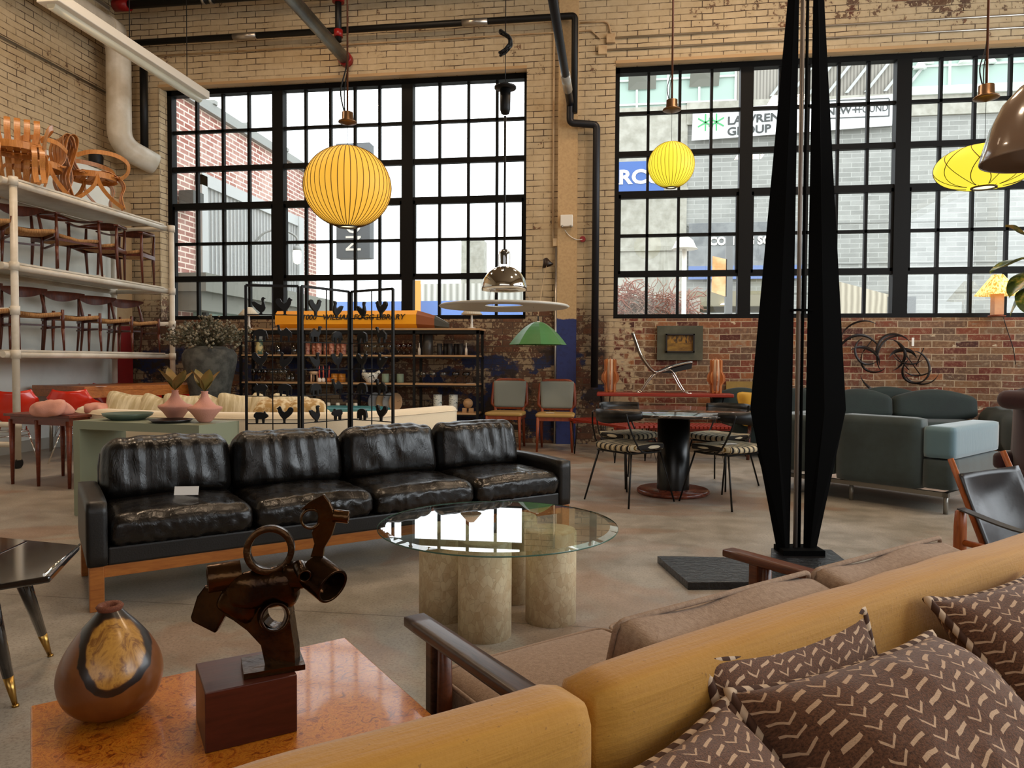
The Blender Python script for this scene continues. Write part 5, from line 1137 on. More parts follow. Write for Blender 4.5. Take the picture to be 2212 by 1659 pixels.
MB().lathe([(.05*sin(a), .33-.05*cos(a)) for a in [PI*i/8 for i in range(9)]], (0, 0, 0), 14).build('bulb', emit('bulb_glow', 'ffd890', 12), t)
tag(MB().tube(smoothpath([(4.98, W-.01, 1.76), (5.02, W-.03, 1.6), (5.1, W-.03, 1.35), (5.13, W-.03, 1.15)]), .005, 5).build('lamp_cord', BLACKM), 'thin dark cord hanging down the bricks below the sill lamp', 'cord')
tag(MB().bb(5.08, 5.2, 9.55, 9.67, 0, 1.78).build('wooden_post', wood('mahogany', '3a1410', '5a2018', .35, 'Z')), 'dark mahogany post at the right edge under the window sill', 'post')
# fiddle-leaf plant
t = thing('rubber_plant', 'variegated broad-leaf plant reaching in from the right edge', 'plant', (3.75, 7.1, 0))
MB().tube(smoothpath([(0, 0, .3), (.03, 0, 1.0), (-.02, 0, 1.7), (-.05, 0, 2.35)]), .018, 8).build('stem', mat('bark', '5a4630', .8), t)
n = NT('variegated_leaf'); f = n.noise(n.co(), 9, 4); n.fin(n.ramp(f, [(.45, lin('33441a')), (.52, lin('6c7a2c')), (.62, lin('c8a850'))]), .35); VL = n.m
random.seed(3)
for k, (dx, dz, L, a, tl) in enumerate(((-.02, 2.25, .33, 2.6, .9), (-.04, 2.10, .36, 3.3, -.1), (0, 2.0, .34, 3.6, -.5), (0, 1.95, .32, 2.9, -1.0), (0, 2.2, .3, .8, .5), (0, 2.05, .33, 5.6, -.3), (0, 1.85, .3, 4.0, -.6), (0, 2.3, .28, 4.6, .9))):
    m = MB()
    def lf(u, v):
        w_ = .11*sin(PI*min(1, v*.98+.01))**.8; s_ = (u-.5)*2; r = L*v
        q = V(r*cos(tl)+.0, s_*w_, r*sin(tl)-.10*v*v+.03*abs(s_)+.008*sin(9*v+3*s_)); R_ = RZ(a); q = R_ @ q; return (q.x+dx, q.y, q.z+dz)
    m.grid(lf, 7, 12).build('leaf', VL, t)
MB().lathe([(0, 0), (.15, 0), (.2, .35), (.18, .35), (0, .3)], (0, 0, 0), 24).build('pot', STN, t)
# safari chair
t = thing('safari_chair', 'low safari chair with black leather sling and wooden posts at right edge', 'chair')
OW = wood('safari_oak', '8a4218', 'b5652c', .4, 'Z'); BL = mat('black_saddle_leather', '2a282a', .30, c2='3c3a3c', ns=4, bump=.25, bs=14)
LG = [(1.40, 3.12), (1.86, 3.32), (2.08, 2.86), (1.66, 2.66)]
m = MB()
for i, (x, y) in enumerate(LG): m = MB(); m.cushion((x, y, .28), (.045, .045, .56), .02, (4, 4, 8), None, RZ(.4)); m.build('leg', OW, t)
A, B = V(1.435, 3.30, .745), V(1.700, 3.42, .77); A2, B2 = V(1.60, 2.98, .26), V(1.90, 3.12, .27)
A2, B2 = V(1.56, 3.16, .28), V(1.84, 3.27, .28)
for P, Q in ((A, A2), (B, B2)): MB().cyl(P, Q, .012, .016, 10).build('back_post', OW, t)
ee = (B-A)*.055; a1 = A.lerp(A2, .14)-ee; b1 = B.lerp(B2, .14)+ee; a2 = A2-ee; b2 = B2+ee
nrm = (b1-a1).cross(a2-a1).normalized()
def slg(u, v): p = a1.lerp(b1, u).lerp(a2.lerp(b2, u), v); return p+nrm*(-.024+.04*sin(PI*u)*sin(PI*min(1, v*1.0))+.010*sin(v*9)*sin(PI*u))
m = MB().grid(slg, 14, 20); o = m.build('back_sling', BL, t); s = o.modifiers.new('s', 'SOLIDIFY'); s.thickness = .006
m = MB().grid(lambda u, v: V(*LG[0], .30).lerp(V(*LG[1], .30), u).lerp(V(*LG[3], .36).lerp(V(*LG[2], .36), u), v)-V(0, 0, .04*sin(PI*u)*sin(PI*v)), 10, 10); o = m.build('seat_sling', BL, t); s = o.modifiers.new('s', 'SOLIDIFY'); s.thickness = .006
for i, j in ((0, 3), (1, 2)):
    MB().ribbon(smoothpath([(*LG[i], .565), ((LG[i][0]+LG[j][0])/2, (LG[i][1]+LG[j][1])/2, .525), (*LG[j], .565)], 6), .045, .006, (0, 0, 1)).build('arm_strap', BL, t)
    MB().cyl((*LG[i], .43), (*LG[j], .43), .013).build('stretcher', OW, t)
MB().cyl((*LG[0], .2), (*LG[1], .2), .013).build('stretcher', OW, t)
# maroon wing chair
MRN = mat('maroon_wool', '2e0c14', .85, c2='38121a', ns=6, sheen=.2)
t = thing('wing_chair', 'maroon wool wing chair with round headrest cut by the right edge', 'chair', (2.90, 4.90, 0), .45)
def wing(u, v):
    z = .35+.62*v; wd = .36-.1*v; y = (2*u-1)*wd; return (-.36+.1*(1-v)+.16*(2*u-1)**2, y, z+.05*sin(PI*u))
m = MB().grid(wing, 14, 12); o = m.build('backrest', MRN, t); s = o.modifiers.new('s', 'SOLIDIFY'); s.thickness = .07; s.offset = 0
MB().cushion((-.38, 0, .93), (.13, .52, .12), .06, (6, 16, 6)).build('headrest', MRN, t)
MB().cushion((.0, 0, .42), (.62, .6, .14), .06, (10, 10, 4)).build('seat_cushion', MRN, t)
for s in (-1, 1): MB().cushion((-.02, s*.34, .52), (.55, .09, .12), .04, (10, 4, 4)).build('arm', MRN, t)
for (x, y) in ((-.25, -.25), (-.25, .25), (.25, -.25), (.25, .25)): MB().cyl((x, y, .36), (x*1.2, y*1.2, 0), .018, seg=10).build('leg', CHROME, t)
# wall spot lamp and small things
t = thing('wall_lamp', 'tiny dark cone wall lamp with pale rim on the pier', 'lamp', (-.92, W, 2.50))
MB().lathe([(0, .10), (.03, .09), (.05, .04), (.085, -.02), (.08, -.02), (.045, .03), (0, .08)], (0, -.13, 0), 18, axis=RY(-.35)).build('lamp_shade', mat('dark_brown_metal', '2c1c16', .4), t)
MB().cyl((-.02, 0, .06), (-.03, -.12, .07), .01).build('arm', BLACKM, t)
tag(MB().cushion((-7.38, 9.45, 4.02), (.16, .22, .2), .05, (5, 5, 5), None, RZ(.4)).build('wall_speaker', BLACKM), 'small black wall speaker tucked behind the bent end of the white drain pipe', 'speaker')
# ------------------------------------------------------------------ foreground
UD, VD = V(.745, .667, 0), V(-.667, .745, 0); ANG = math.atan2(.667, .745)
# burl coffee table
n = NT('burl_veneer'); co = n.co(); a = n.noise(co, 34, 8, .7, 2.2); b = n.noise(co, 5, 4)
c = n.ramp(a, [(.36, lin('6a2c08')), (.45, lin('b25e14')), (.52, lin('d08828')), (.60, lin('a4540f')), (.70, lin('cc8224'))]); c = n.mix(n.ramp(b, [(.4, 0), (.7, .35)]), c, lin('c27224'))
cr = n.noise(co, 9, 3, .5, 3); c = n.mix(n.ramp(n.math('ABSOLUTE', n.math('SUBTRACT', cr, .5)), [(0, .6), (.008, 0)]), c, lin('5e2a0c'))
n.fin(c, .3, Coat_Weight=.35, Coat_Roughness=.06)
t = thing('burl_table', 'glossy orange burl veneer table in the left foreground', 'table', (-1.21, 1.335, 0), ANG)
MB().bb(0, .69, -.98, 0, .392, .42).build('tabletop', n.m, t, bevel=.003)
MB().bb(.012, .678, -.968, -.012, .0, .392).build('body', mat('burl_side', '9a8068', .35, c2='8a705a', ns=4), t)
# gourd vessel
n = NT('ambrosia_gourd'); co = n.co(); x, y, z = n.xyz(co)
base = n.mix(n.noise(n.map(co, (1, 1, 1.5)), 10, 5, .6, .8), lin('5a2e12'), lin('8a5424'))
# pale heartwood patch ringed by dark bark on the face toward the room
px_ = n.math('SUBTRACT', x, .004); pz_ = n.math('SUBTRACT', z, .150); wob = n.math('MULTIPLY', n.math('SUBTRACT', n.noise(co, 12, 3), .5), .03)
d = n.math('SQRT', n.math('ADD', n.math('MULTIPLY', n.math('POWER', n.math('ABSOLUTE', n.math('DIVIDE', px_, .068)), 2), 1), n.math('POWER', n.math('ABSOLUTE', n.math('DIVIDE', pz_, .078)), 2)))
d = n.math('ADD', d, n.math('MULTIPLY', wob, 18)); front = n.math('LESS_THAN', y, .02)
ring = n.math('MULTIPLY', n.ramp(d, [(.72, 0), (.80, 1), (.97, 1), (1.03, 0)]), front); ins = n.math('MULTIPLY', n.math('LESS_THAN', d, .76), front)
heart = n.ramp(n.noise(n.map(co, (3, 3, 1)), 8, 5, .6, 2), [(.3, lin('8a5a1e')), (.5, lin('b8873a')), (.62, lin('7a4c1c')), (.75, lin('c49850'))])
c = n.mix(ins, base, heart); c = n.mix(ring, c, lin('21140c')); n.fin(c, .35, Coat_Weight=.25, Coat_Roughness=.15)
t = thing('gourd_vessel', 'round brown turned wood vessel with dark ringed patch', 'vessel', (-1.02, 1.33, .42), .72)
MB().lathe([(max(0, p.x), p.z) for p in smoothpath([(0, 0, 0), (.035, 0, .002), (.065, 0, .014), (.088, 0, .04), (.098, 0, .075), (.094, 0, .11), (.078, 0, .145), (.055, 0, .178), (.036, 0, .200), (.024, 0, .214), (.017, 0, .222)], 4)], (0, 0, 0), 72).build('body', n.m, t)
MB().lathe([(.022, .216), (.026, .224), (.022, .229), (.014, .226), (.010, .212)], (0, 0, 0), 24).build('rim', mat('bark_rim', '6e3a22', .7, bump=.8, bs=200), t)
# bronze sculpture on its wooden block
t = thing('wooden_block', 'dark red wooden block plinth under the bronze sculpture', 'plinth', (-.742, 1.216, .42), .66)
BW = wood('walnut_block', '3c1810', '552418', .35, 'X')
MB().bb(0, .168, 0, .152, 0, .114).build('block', BW, t, bevel=.002)
BRZ = mat('dark_bronze', '2a1a10', .24, .85, c2='4a3218', ns=9, bump=.5, bs=30)
t = thing('bronze_sculpture', 'dark bronze abstract sculpture of rings and tubes on a wooden block', 'sculpture', (-.673, 1.345, .5345), .14)
def q(zx, zy, y=0): return V((340+zx/4.147-537)*.00094-.005, y, (1462-(1080+zy/4.147))*.00094)
m = MB(); m.box((0, 0, .006), (.115, .085, .011), RZ(.42)); m.build('foot_plate', BRZ, t)
def prism(pts, y0, y1): m_ = MB(); m_.poly([q(a, b, y0) for a, b in pts], (0, y1-y0, 0)); return m_
# ---- leg: twisted slab rising to the body
out = [(1012, 1100), (990, 960), (1110, 860), (1000, 760), (480, 800), (440, 1100), (520, 1145), (640, 1235), (760, 1365), (800, 1560), (1060, 1560), (1055, 1400), (1035, 1280), (1012, 1110)]
hole = [(885+112*cos(-2*PI*i/24), 1100+112*sin(2*PI*i/24)) for i in range(25)]
prism(out+hole[::1], -.017, .017).build('leg', BRZ, t, recalc=True)
m = MB(); m.cushion(q(750, 890), (.145, .055, .078), .024, (14, 6, 8), lambda p, r: (r.x, r.y, r.z+.012*noise.noise(r*30)), RY(-.18)); m.cushion(q(570, 990), (.085, .05, .07), .018, (8, 6, 6), None, RY(.5)); m.cushion(q(1050, 760), (.05, .045, .05), .012, (6, 6, 6)); m.build('body', BRZ, t)
def rng(c_, R_, r_, dirn, L, nm='ring', inner=.8):
    Z = V(*dirn).normalized(); Q_ = Z.to_track_quat('Z', 'Y').to_matrix()
    m_ = MB(); m_.lathe([(R_, -L/2), (R_, L/2), (R_*inner, L/2), (R_*inner, -L/2), (R_, -L/2)], c_, 36, axis=Q_, smooth=True); o_ = m_.build(nm, BRZ, t); b_ = o_.modifiers.new('b', 'BEVEL'); b_.width = .0015; b_.segments = 2; return o_
rng(q(815, 540), .0485, 0, (.25, -1, .12), .03, 'ring', .74)
rng(q(885, 1100, -.024), .029, 0, (.55, -1, .25), .036, 'ring', .80)
rng(q(1180, 260), .021, 0, (.35, -1, .1), .022, 'ring', .78)
rng(q(420, 770, -.005), .028, 0, (-.9, -.45, -.05), .062, 'tube_arm', .80)
rng(q(1300, 780, -.012), .036, 0, (.8, -.55, -.35), .062, 'tube_arm', .84)
rng(q(1140, 690, -.03), .013, 0, (.45, -.8, -.15), .05, 'tube_arm', .7)
rng(q(1450, 240), .013, 0, (1, .1, -.12), .03, 'tube_arm', .7)
m = prism([(1300, 40), (1350, 110), (1390, 200), (1400, 300), (1370, 400), (1300, 520), (1290, 600), (1180, 600), (1215, 480), (1190, 380), (1240, 300), (1250, 230), (1230, 170), (1090, 180), (1170, 110)], -.006, .006); o = m.build('curved_blade', BRZ, t, bevel=.002)
m = prism([(260, 845), (430, 890), (480, 880), (440, 1110), (350, 1275), (140, 1170), (130, 1130), (190, 940)], -.012, .008); o = m.build('curved_blade', BRZ, t, bevel=.004)
# black winged side table
BLQ = mat('black_lacquer_gloss', '120c0a', .08, coat=1)
t = thing('side_table', 'glossy black side table with brass-tipped splayed legs at left edge', 'table')
top = [(-1.985, 2.43), (-1.79, 2.06), (-1.98, 1.86), (-2.6, 1.75), (-2.9, 2.45), (-2.45, 2.5)]
MB().poly([(x, y, .43) for x, y in top], (0, 0, .022)).build('tabletop', BLQ, t, bevel=.006)
MB().tube([(-1.985, 2.43, .4535), (-1.82, 2.07, .4535)], .004, 6).build('edge_trim', CHROME, t)
MB().tube([(-2.22, 2.44, .4525), (-2.07, 1.86, .4525)], .003, 6).build('edge_trim', CHROME, t)
for (a, b) in (((-2.02, 2.05), (-1.95, 2.09)), ((-2.14, 2.30), (-2.15, 2.47)), ((-2.6, 1.9), (-2.72, 1.84)), ((-2.62, 2.3), (-2.74, 2.42))):
    p0, p1 = V(*a, .43), V(*b, 0); mid = p0.lerp(p1, .76)
    lg = MB().cyl(p0, mid, .030, .016, 14).build('leg', BLQ, t); MB().cyl(mid, p1, .016, .007, 14).lathe([(0, 0), (.011, 0), (.010, .008), (0, .01)], p1, 10).build('brass_tip', BRASS, lg)
# danish settee, back toward the camera
TWD = mat('tweed', '8f7660', .9, c2='a48b74', ns=110, bump=.5, bs=260, lo=.35, hi=.65, sheen=.1); WAL = wood('dark_walnut', '2a1a12', '54382a', .35, 'Y', 8)
WAL2 = wood('warm_walnut', '4a2412', '6e3a1e', .35, 'Y', 8)
t = thing('settee', 'low wooden armed settee with beige tweed cushions, turned away from the camera', 'sofa', (-.437, 1.655, 0), ANG)
# local x along the settee, y is front(+) .. back(-)
AL = 1.17
for x in (0, AL):
    w_ = WAL if x == 0 else WAL2
    MB().cushion((x, -.30, .512), (.058, .74, .026), .005, (4, 12, 3)).build('arm', w_, t)
    MB().bb(x-.02, x+.022, -.065, -.03, 0, .50).build('leg', w_, t, bevel=.006); MB().cushion((x+.004, -.083, .25), (.04, .034, .50), .016, (4, 4, 2)).build('leg', WAL2, t); MB().bb(x-.02, x+.022, -.66, -.62, 0, .50).build('leg', w_, t, bevel=.006)
    MB().bb(x-.012, x+.012, -.62, -.08, .2, .24).build('side_rail', w_, t)
MB().bb(.02, AL-.02, -.09, -.06, .2, .25).build('front_rail', WAL2, t); MB().bb(.02, AL-.02, -.62, -.59, .2, .25).build('back_rail', WAL2, t)
sw = (AL-.06)/2
def soft(p, q_): return (q_.x, q_.y, q_.z+(.018*(1-p.x**2)*(1-p.y**2) if p.z > 0 else 0))
def softb(p, q_): e = (1-p.x**2)*(1-p.z**2); return (q_.x, q_.y+(.02*e if p.y > 0 else -.02*e)+.004*noise.noise(q_*14), q_.z+.006*sin(5*p.x))
def welt(path, par, mt=TWD): return MB().tube(path, .0055, 6, closed=True).build('piping', mt, par)
def rect(cx, cy, cz, hx, hz, r, y): 
    out = []
    for (sx, sz, a0) in ((1, 1, 0), (-1, 1, PI/2), (-1, -1, PI), (1, -1, 1.5*PI)):
        for i in range(5): a = a0+i*PI/8; out.append((cx+sx*(hx-r)+r*cos(a), y, cz+sz*(hz-r)+r*sin(a)))
    return out
for i in range(2):
    cx = .03+sw*(i+.5)
    c_ = MB().cushion((cx, -.28, .335), (sw-.01, .62, .13), .045, (18, 18, 6), soft).build('seat_cushion', TWD, t)
    welt([(a, b, .385) for a, _, b in rect(cx, 0, -.28, (sw-.01)/2, .31, .04, 0)], c_)
    bk = MB().cushion((0, 0, 0), (sw-.008, .115, .36), .018, (20, 6, 14), softb).build('back_cushion', TWD, t, loc=(cx, -.635+.0*i, .525)); bk.rotation_euler = (.26, 0, 0)
    welt([(p[0], p[1]-.0, p[2]) for p in rect(0, 0, 0, (sw-.008)/2-.002, .179, .018, -.053)], bk); welt(rect(0, 0, 0, (sw-.008)/2-.002, .179, .018, .053), bk)
# mustard sofa facing the camera
n = NT('mustard_slub'); co = n.co(); f = n.noise(n.map(co, (1.2, 30, 30)), 5, 3); g = n.noise(n.map(co, (20, 20, 20)), 6, 2)
c = n.mix(f, lin('a8741c'), lin('c08c2c')); c = n.mix(n.ramp(g, [(.68, 0), (.74, .6)]), c, lin('7a4e12')); n.bump(n.math('ADD', f, n.math('MULTIPLY', g, .6)), .35, .004); n.fin(c, .75, Sheen_Weight=.25); MUS = n.m
t = thing('mustard_sofa', 'mustard yellow sofa back running across the right foreground', 'sofa', (-.03, .97, 0), ANG)
# local x along its back, y>0 toward the settee; the seat is at negative y
for (x0, x1, zt, dy) in ((-1.15, -.005, .705, -.018), (.0, 1.85, .702, 0.0)):
    def fm(p, q_): return (q_.x, q_.y+.006*noise.noise(q_*6), q_.z+(.010*(1-p.x**2)+.004*noise.noise(q_*5) if p.z > 0 else 0))
    MB().cushion(((x0+x1)/2, .035+dy, zt-.24), (x1-x0-.004, .10, .48), .028, (30, 6, 14), fm).build('back_cushion', MUS, t)
MB().bb(-1.15, 1.85, .05, .07, .05, .60).build('back_frame', MUS, t, bevel=.01)
MB().cushion((.35, -.42, .30), (3.0, .80, .26), .05, (20, 8, 4)).build('seat_cushion', MUS, t)
MB().bb(-1.15, 1.85, -.80, .05, .05, .17).build('base', MUS, t)
# patterned cushions
def mudcloth():
    n = NT('brown_chevron_cloth'); uv = n.co('UV'); x, y, z = n.xyz(uv)
    wx_ = n.math('MULTIPLY', n.math('SUBTRACT', n.noise(uv, 5, 2), .5), .05); wy_ = n.math('MULTIPLY', n.math('SUBTRACT', n.noise(n.map(uv, (1, 1, 1), (4, 2, 0)), 6, 2), .5), .05)
    x = n.math('ADD', x, wx_); y = n.math('ADD', y, wy_)
    C = 13.0; R_ = 23.0; cx = n.math('MULTIPLY', x, C); cell = n.math('FLOOR', cx); u = n.math('SUBTRACT', n.math('FRACT', cx), .5)
    au = n.math('ABSOLUTE', u); odd = n.math('MODULO', n.math('ABSOLUTE', cell), 2)
    ry = n.math('MULTIPLY', y, R_)
    # chevrons
    v1 = n.math('FRACT', n.math('ADD', n.math('SUBTRACT', ry, n.math('MULTIPLY', au, 1.5)), n.math('MULTIPLY', cell, .37)))
    che = n.math('MULTIPLY', n.math('LESS_THAN', n.math('ABSOLUTE', n.math('SUBTRACT', v1, .5)), .095), n.math('LESS_THAN', au, .36))
    # slanting dashes
    v2 = n.math('FRACT', n.math('ADD', n.math('SUBTRACT', ry, n.math('MULTIPLY', u, .55)), n.math('MULTIPLY', cell, .61)))
    das = n.math('MULTIPLY', n.math('LESS_THAN', n.math('ABSOLUTE', n.math('SUBTRACT', v2, .5)), .135), n.math('LESS_THAN', au, .37))
    msk = n.mix(odd, che, das); edge = n.noise(uv, 90, 3, .8); msk = n.math('MULTIPLY', msk, n.ramp(edge, [(.28, .45), (.42, 1)]))
    br = n.mix(n.ramp(n.noise(uv, 130, 4, .8), [(.35, 0), (.65, 1)]), lin('38200f'), lin('7c5238')); c = n.mix(msk, br, lin('c9a98a'))
    n.bump(n.math('ADD', n.noise(uv, 200, 3), n.math('MULTIPLY', msk, .4)), .5, .003); return n.fin(c, .9, Sheen_Weight=.2)
MUD = mudcloth()
n = NT('twisted_cord'); x, y, z = n.xyz(n.co('UV')); f = n.math('FRACT', n.math('ADD', n.math('MULTIPLY', x, 60), n.math('MULTIPLY', y, 1.0))); n.fin(n.mix(n.math('LESS_THAN', f, .42), lin('4a2e1e'), lin('cdb59a')), .85); CORD = n.m
def pillow(lb, loc, size, thick, rot, sd=0):
    t = thing('patterned_cushion', lb, 'cushion', loc, 0, 'brown chevron cushions on the mustard sofa'); t.rotation_euler = rot
    N = 44; me = bpy.data.meshes.new('cover'); vs = []; fs = []; uvs = []
    def P_(u, v, sg):
        x, y = 2*u-1, 2*v-1
        pin = 1-.10*(1-abs(x)**2)*abs(y)**6; pin2 = 1-.10*(1-abs(y)**2)*abs(x)**6
        h = ((1-abs(x)**2.6)*(1-abs(y)**2.6))**.55
        w_ = .05*noise.noise(V(x*2.2+sd, y*2.2, sg))*h+.02*noise.noise(V(x*6+sd, y*6, sg+3))*h
        return (x*size/2*pin2, y*size/2*pin, sg*(thick/2)*(h+w_*2)+.012*sin(3*x+sd)*(1-h))
    for sg in (1, -1):
        b_ = len(vs)
        for j in range(N+1):
            for i in range(N+1): vs.append(P_(i/N, j/N, sg)); uvs.append((i/N, j/N))
        for j in range(N):
            for i in range(N):
                f_ = [b_+j*(N+1)+i, b_+j*(N+1)+i+1, b_+(j+1)*(N+1)+i+1, b_+(j+1)*(N+1)+i]; fs.append(f_ if sg > 0 else f_[::-1])
    me.from_pydata(vs, [], fs); L_ = me.uv_layers.new(name='UVMap')
    for p in me.polygons:
        p.use_smooth = True
        for li in p.loop_indices: L_.data[li].uv = uvs[me.loops[li].vertex_index]
    me.materials.append(MUD); o = bpy.data.objects.new('cover', me); COL.objects.link(o); o.parent = t
    path = []
    for k in range(4*40):
        s_, e = divmod(k, 40); a = e/40; u, v = [(a, 0), (1, a), (1-a, 1), (0, 1-a)][s_]; path.append(V(*P_(u, v, 1)))
    m = MB(); r = .0082; seg = 8; m.tube(path, r, seg, closed=True); me2 = bpy.data.meshes.new('cord_piping'); 
    lay = m.bm.loops.layers.uv.new('UVMap'); m.bm.verts.index_update()
    for f_ in m.bm.faces:
        ids = [l.vert.index for l in f_.loops]
        for l in f_.loops:
            ring_, j_ = divmod(l.vert.index, seg); 
            if max(i_//seg for i_ in ids)-ring_ > 80: ring_ += 160
            if max(i_ % seg for i_ in ids)-j_ > 4: j_ += seg
            l[lay].uv = (ring_/160, j_/seg)
    m.bm.to_mesh(me2); m.bm.free(); me2.materials.append(CORD)
    for p in me2.polygons: p.use_smooth = True
    o2 = bpy.data.objects.new('cord_piping', me2); COL.objects.link(o2); o2.parent = t; return t
LC = lambda a, b, z: (-.03+UD.x*a+VD.x*b, .97+UD.y*a+VD.y*b, z)
pillow('brown chevron cushion with corded edge, largest and in front at lower right', LC(.47, -.255, .495), .50, .29, (.74, 0, ANG-.10), 1)
pillow('brown chevron cushion leaning behind the largest one, its corner peaking up', LC(.44, -.075, .49), .43, .11, (1.18, 0.0, ANG-.03), 4)
pillow('brown chevron cushion at the right edge of the picture', LC(1.06, -.22, .52), .48, .19, (.75, .05, ANG), 7)
pillow('brown chevron cushion at the bottom centre, mostly below the frame', LC(.03, -.24, .50), .45, .18, (.6, -.1, ANG+.05), 9)
# ------------------------------------------------------------------ hanging lamps
def bubble_mat(name, c1, c2, st, base='a87a28'):
    n = NT(name); c = n.mix(n.noise(n.co(), 3, 3), lin(c1), lin(c2)); n.fin(lin(base), .6); n.l.new(c, n.b.inputs['Emission Color']); n.b.inputs['Emission Strength'].default_value = st; return n.m
RIBM = mat('rib_wire', '5c3c0e', .6)
def canopy(t, z, top=7.2, k=1.0):
    MB().lathe([(a*k, b*k) for a, b in ((0, .05), (.038, .05), (.04, .0), (.062, -.012), (.064, -.02), (.05, -.022), (0, -.04))], (0, 0, z), 24).build('lamp_canopy', mat('bronze_cap', '6e5034', .35, .7), t)
    m = MB(); m.tube(smoothpath([(-.025, 0, z+.06), (-.05, 0, z+.2), (-.01, 0, z+.36), (0, 0, z+.5)]), .005, 6)
    m.tube(smoothpath([(-.02, 0, z+.06), (-.022, 0, z+.2), (0, 0, z+.34)]), .004, 6); m.build('cable', BLACKM, t)
    MB().tube([(0, 0, z+.04), (0, 0, top)], .007*k, 8).build('hanger_rod', mat('copper_rod', '6e4632', .4, .6), t)
def globe(x, y, z, rx_, rz_, ribs, lb, mt, cz, ks=1.0, rm=None):
    t = thing('globe_pendant', lb, 'pendant lamp', (x, y, z))
    prof = []
    for i in range(29):
        a = -PI/2+.22+(PI-.44)*i/28; prof.append((rx_*cos(a), rz_*sin(a)/sin(PI/2-.22)))
    MB().lathe(prof, (0, 0, 0), 64).build('lamp_shade', mt, t)
    m = MB()
    for k in range(ribs):
        a = 2*PI*k/ribs; m.tube([((r+.0005)*cos(a), (r+.0005)*sin(a), q) for r, q in prof], .0026, 4)
    m.build('wire_rib', rm or RIBM, t)
    r0_, z0_ = prof[0]
    MB().lathe([(r0_*1.04, z0_-.008), (r0_*1.04, z0_+.006), (r0_*.86, z0_+.006), (r0_*.86, z0_-.008), (r0_*1.04, z0_-.008)], (0, 0, 0), 32, smooth=False).build('bottom_ring', mat('dark_ring', '2c1c0c', .5), t)
    MB().lathe([(0, z0_+.004), (r0_*.86, z0_+.004)], (0, 0, 0), 24).build('light_opening', emit('opening_glow', 'fff0c0', 1.6), t)
    MB().tube([(0, 0, rz_), (0, 0, cz-z-.04)], .002, 6).build('cable', BLACKM, t)
    canopy(t, cz-z, 7.2-z, ks); return t
G1 = bubble_mat('amber_bubble', 'ffc348', 'ffba3c', .84); G2 = bubble_mat('yellow_bubble', 'fff03c', 'fff24a', .95)
globe(-1.846, 4.829, 2.36, .30, .272, 44, 'large ribbed amber globe pendant in front of the left window', G1, 2.825)
globe(.577, 7.724, 3.215, .238, .232, 36, 'smaller bright yellow globe pendant in front of the right window', G2, 3.81, 1.5, mat('rib_pale', 'b8900c', .6))
t = thing('saucer_pendant', 'bright yellow saucer pendant lamp at the right, behind the grey dome', 'pendant lamp', (2.80, 6.0, 2.66))
prof = [(.34*cos(a)**.75, .155*sin(a)) for a in [-PI/2+.25+(PI-.5)*i/26 for i in range(27)]]
MB().lathe(prof, (0, 0, 0), 64).build('lamp_shade', G2, t)
m = MB()
for k in range(9):
    for sg in (-1, 1): m.tube([((r+.001)*cos(2*PI*k/9+sg*z*2.2), (r+.001)*sin(2*PI*k/9+sg*z*2.2), z) for r, z in prof], .003, 4)
m.build('wire_rib', RIBM, t)
r0_, z0_ = prof[0]
MB().lathe([(r0_*.75, z0_-.006), (r0_*.75, z0_+.004), (r0_*.62, z0_+.004), (r0_*.62, z0_-.006), (r0_*.75, z0_-.006)], (0, 0, -.004), 32, smooth=False).build('bottom_ring', mat('dark_ring', '2c1c0c', .5), t)
MB().lathe([(0, z0_-.001), (r0_*.62, z0_-.001)], (0, 0, 0), 24).build('light_opening', emit('opening_glow', 'fff0c0', 1.6), t)
MB().tube([(0, 0, .15), (0, 0, .51)], .002, 6).build('cable', BLACKM, t); canopy(t, .55, 4.5, 1.4)
t = thing('dome_pendant', 'big glossy grey-brown dome pendant cut by the right edge', 'pendant lamp', (2.06, 3.86, 2.15))
D = [(.26, 0), (.262, .006), (.25, .06), (.22, .17), (.17, .28), (.10, .36), (.04, .40), (0, .41)]
m = MB().lathe(D, (0, 0, 0), 56); o = m.build('lamp_shade', mat('taupe_enamel', '8a7260', .2, coat=1), t); s = o.modifiers.new('s', 'SOLIDIFY'); s.thickness = .004
MB().tube([(0, 0, .41), (0, 0, 5.0)], .005, 8).build('cable', BLACKM, t)
# disc reflector pendant
t = thing('disc_pendant', 'chrome dome pendant above a wide white reflector disc with a hole', 'pendant lamp', (-.50, 3.27, 0))
o = MB().lathe([(.088, 1.408), (.2, 1.403), (.292, 1.398), (.30, 1.404), (.292, 1.410), (.2, 1.411), (.088, 1.413), (.088, 1.408)], (0, 0, 0), 72).build('reflector_disc', mat('opal_disc', 'e0dacb', .35), t)
o = MB().lathe([(.104, 1.478), (.1035, 1.495), (.095, 1.53), (.075, 1.56), (.045, 1.58), (.03, 1.585)], (0, 0, 0), 48).build('chrome_dome', CHROME, t); s = o.modifiers.new('s', 'SOLIDIFY'); s.thickness = .002
MB().lathe([(.028, 1.585), (.028, 1.64), (.024, 1.655), (.01, 1.662), (0, 1.662)], (0, 0, 0), 24).build('glass_neck', glass('neck_glass', (.8, .8, .78), .3), t)
MB().lathe([(0, 1.60), (.018, 1.60), (.02, 1.655), (.012, 1.665), (0, 1.665)], (0, 0, 0), 20).build('socket', BLACKM, t)
m = MB()
for k in range(3): a = 2*PI*k/3+.3; m.tube([(.09*cos(a), .09*sin(a), 1.5), (.14*cos(a), .14*sin(a), 1.397)], .0008, 4)
m.build('suspension_wire', STEEL, t)
MB().tube([(0, 0, 1.66), (0, 0, 2.27)], .0055, 6).build('cable', BLACKM, t)
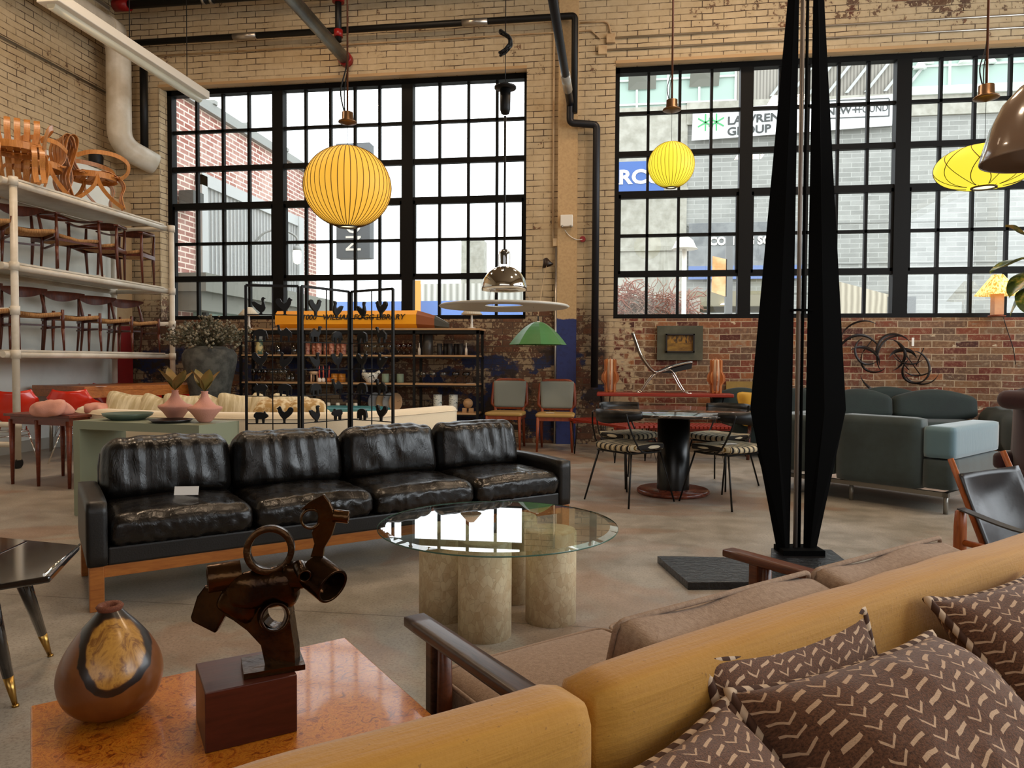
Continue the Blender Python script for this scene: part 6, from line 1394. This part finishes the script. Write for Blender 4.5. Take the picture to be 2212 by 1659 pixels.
MB().lathe([(0, 2.275), (.018, 2.28), (.024, 2.30), (.025, 2.39), (0, 2.39)], (0, 0, 0), 20).build('counterweight', BLACKM, t)
MB().lathe([(0, 2.392), (.05, 2.394), (.05, 2.402), (.02, 2.408), (0, 2.408)], (0, 0, 0), 24).build('rise_cap', BLACKM, t)
MB().tube([(0, 0, 2.4), (0, 0, 2.56)], .002, 6).build('cable', BLACKM, t)
m = MB(); K = []
for i in range(70): a = i*.9; K.append((.024*cos(a)*(1+.2*sin(i)), .018*sin(a*1.3), 2.60+.05*sin(a*.5)))
m.tube(smoothpath(K, 3), .006, 5); m.build('cable_knot', BLACKM, t)
MB().tube([(0, 0, 2.64), (0, 0, 7.2)], .0022, 5).build('cable', BLACKM, t)
# green umbrella pendant
n = NT('green_umbrella_cloth'); n.fin(n.mix(n.noise(n.co(), 4, 3), lin('2f6e2c'), lin('3d8238')), .45, Sheen_Weight=.2)
t = thing('umbrella_pendant', 'green fabric umbrella pendant lamp hanging before the worn brick', 'pendant lamp', (-.975, 9.3, 1.375))
m = MB(); NS = 8; R_ = .375; H_ = .30
rings = []
for j in range(8):
    f_ = j/7; ring = []
    for i in range(NS*6):
        a = 2*PI*i/(NS*6)+.2; seg_ = (i % 6)/6; k = cos(PI/NS)/cos(((i % 6)/6-.5)*2*PI/NS)
        k = k if True else 1; r = R_*sin(f_*PI/2*1.0)**1.0*k if f_ > 0 else .012
        r = (.012+(R_-.012)*f_)*k*(1-.03*sin(PI*seg_)*f_); z = H_*(1-f_**1.7)
        ring.append(m.bm.verts.new(V(r*cos(a), r*sin(a), z)))
    rings.append(ring)
for A_, B_ in zip(rings, rings[1:]):
    for i in range(NS*6): m.face([A_[i], A_[(i+1) % (NS*6)], B_[(i+1) % (NS*6)], B_[i]])
o = m.build('lamp_shade', n.m, t); s = o.modifiers.new('s', 'SOLIDIFY'); s.thickness = .003
m = MB()
for i in range(8):
    a = 2*PI*i/8+.2; m.tube([((.012+(R_-.012)*f_)*cos(a)*.985, (.012+(R_-.012)*f_)*sin(a)*.985, H_*(1-f_**1.7)-.006) for f_ in [j/7 for j in range(8)]], .004, 5)
m.build('umbrella_rib', BLACKM, t)
MB().box((.01, -.05, .285), (.035, .004, .035)).build('tag', CARD, t)
MB().tube([(0, 0, .29), (0, 0, .37)], .009, 8).build('ferrule', BLACKM, t)
MB().tube(smoothpath([(0, 0, .36), (.02, .2, .7), (.05, .62, 1.12)]), .003, 5).build('cable', CREAMP, t)
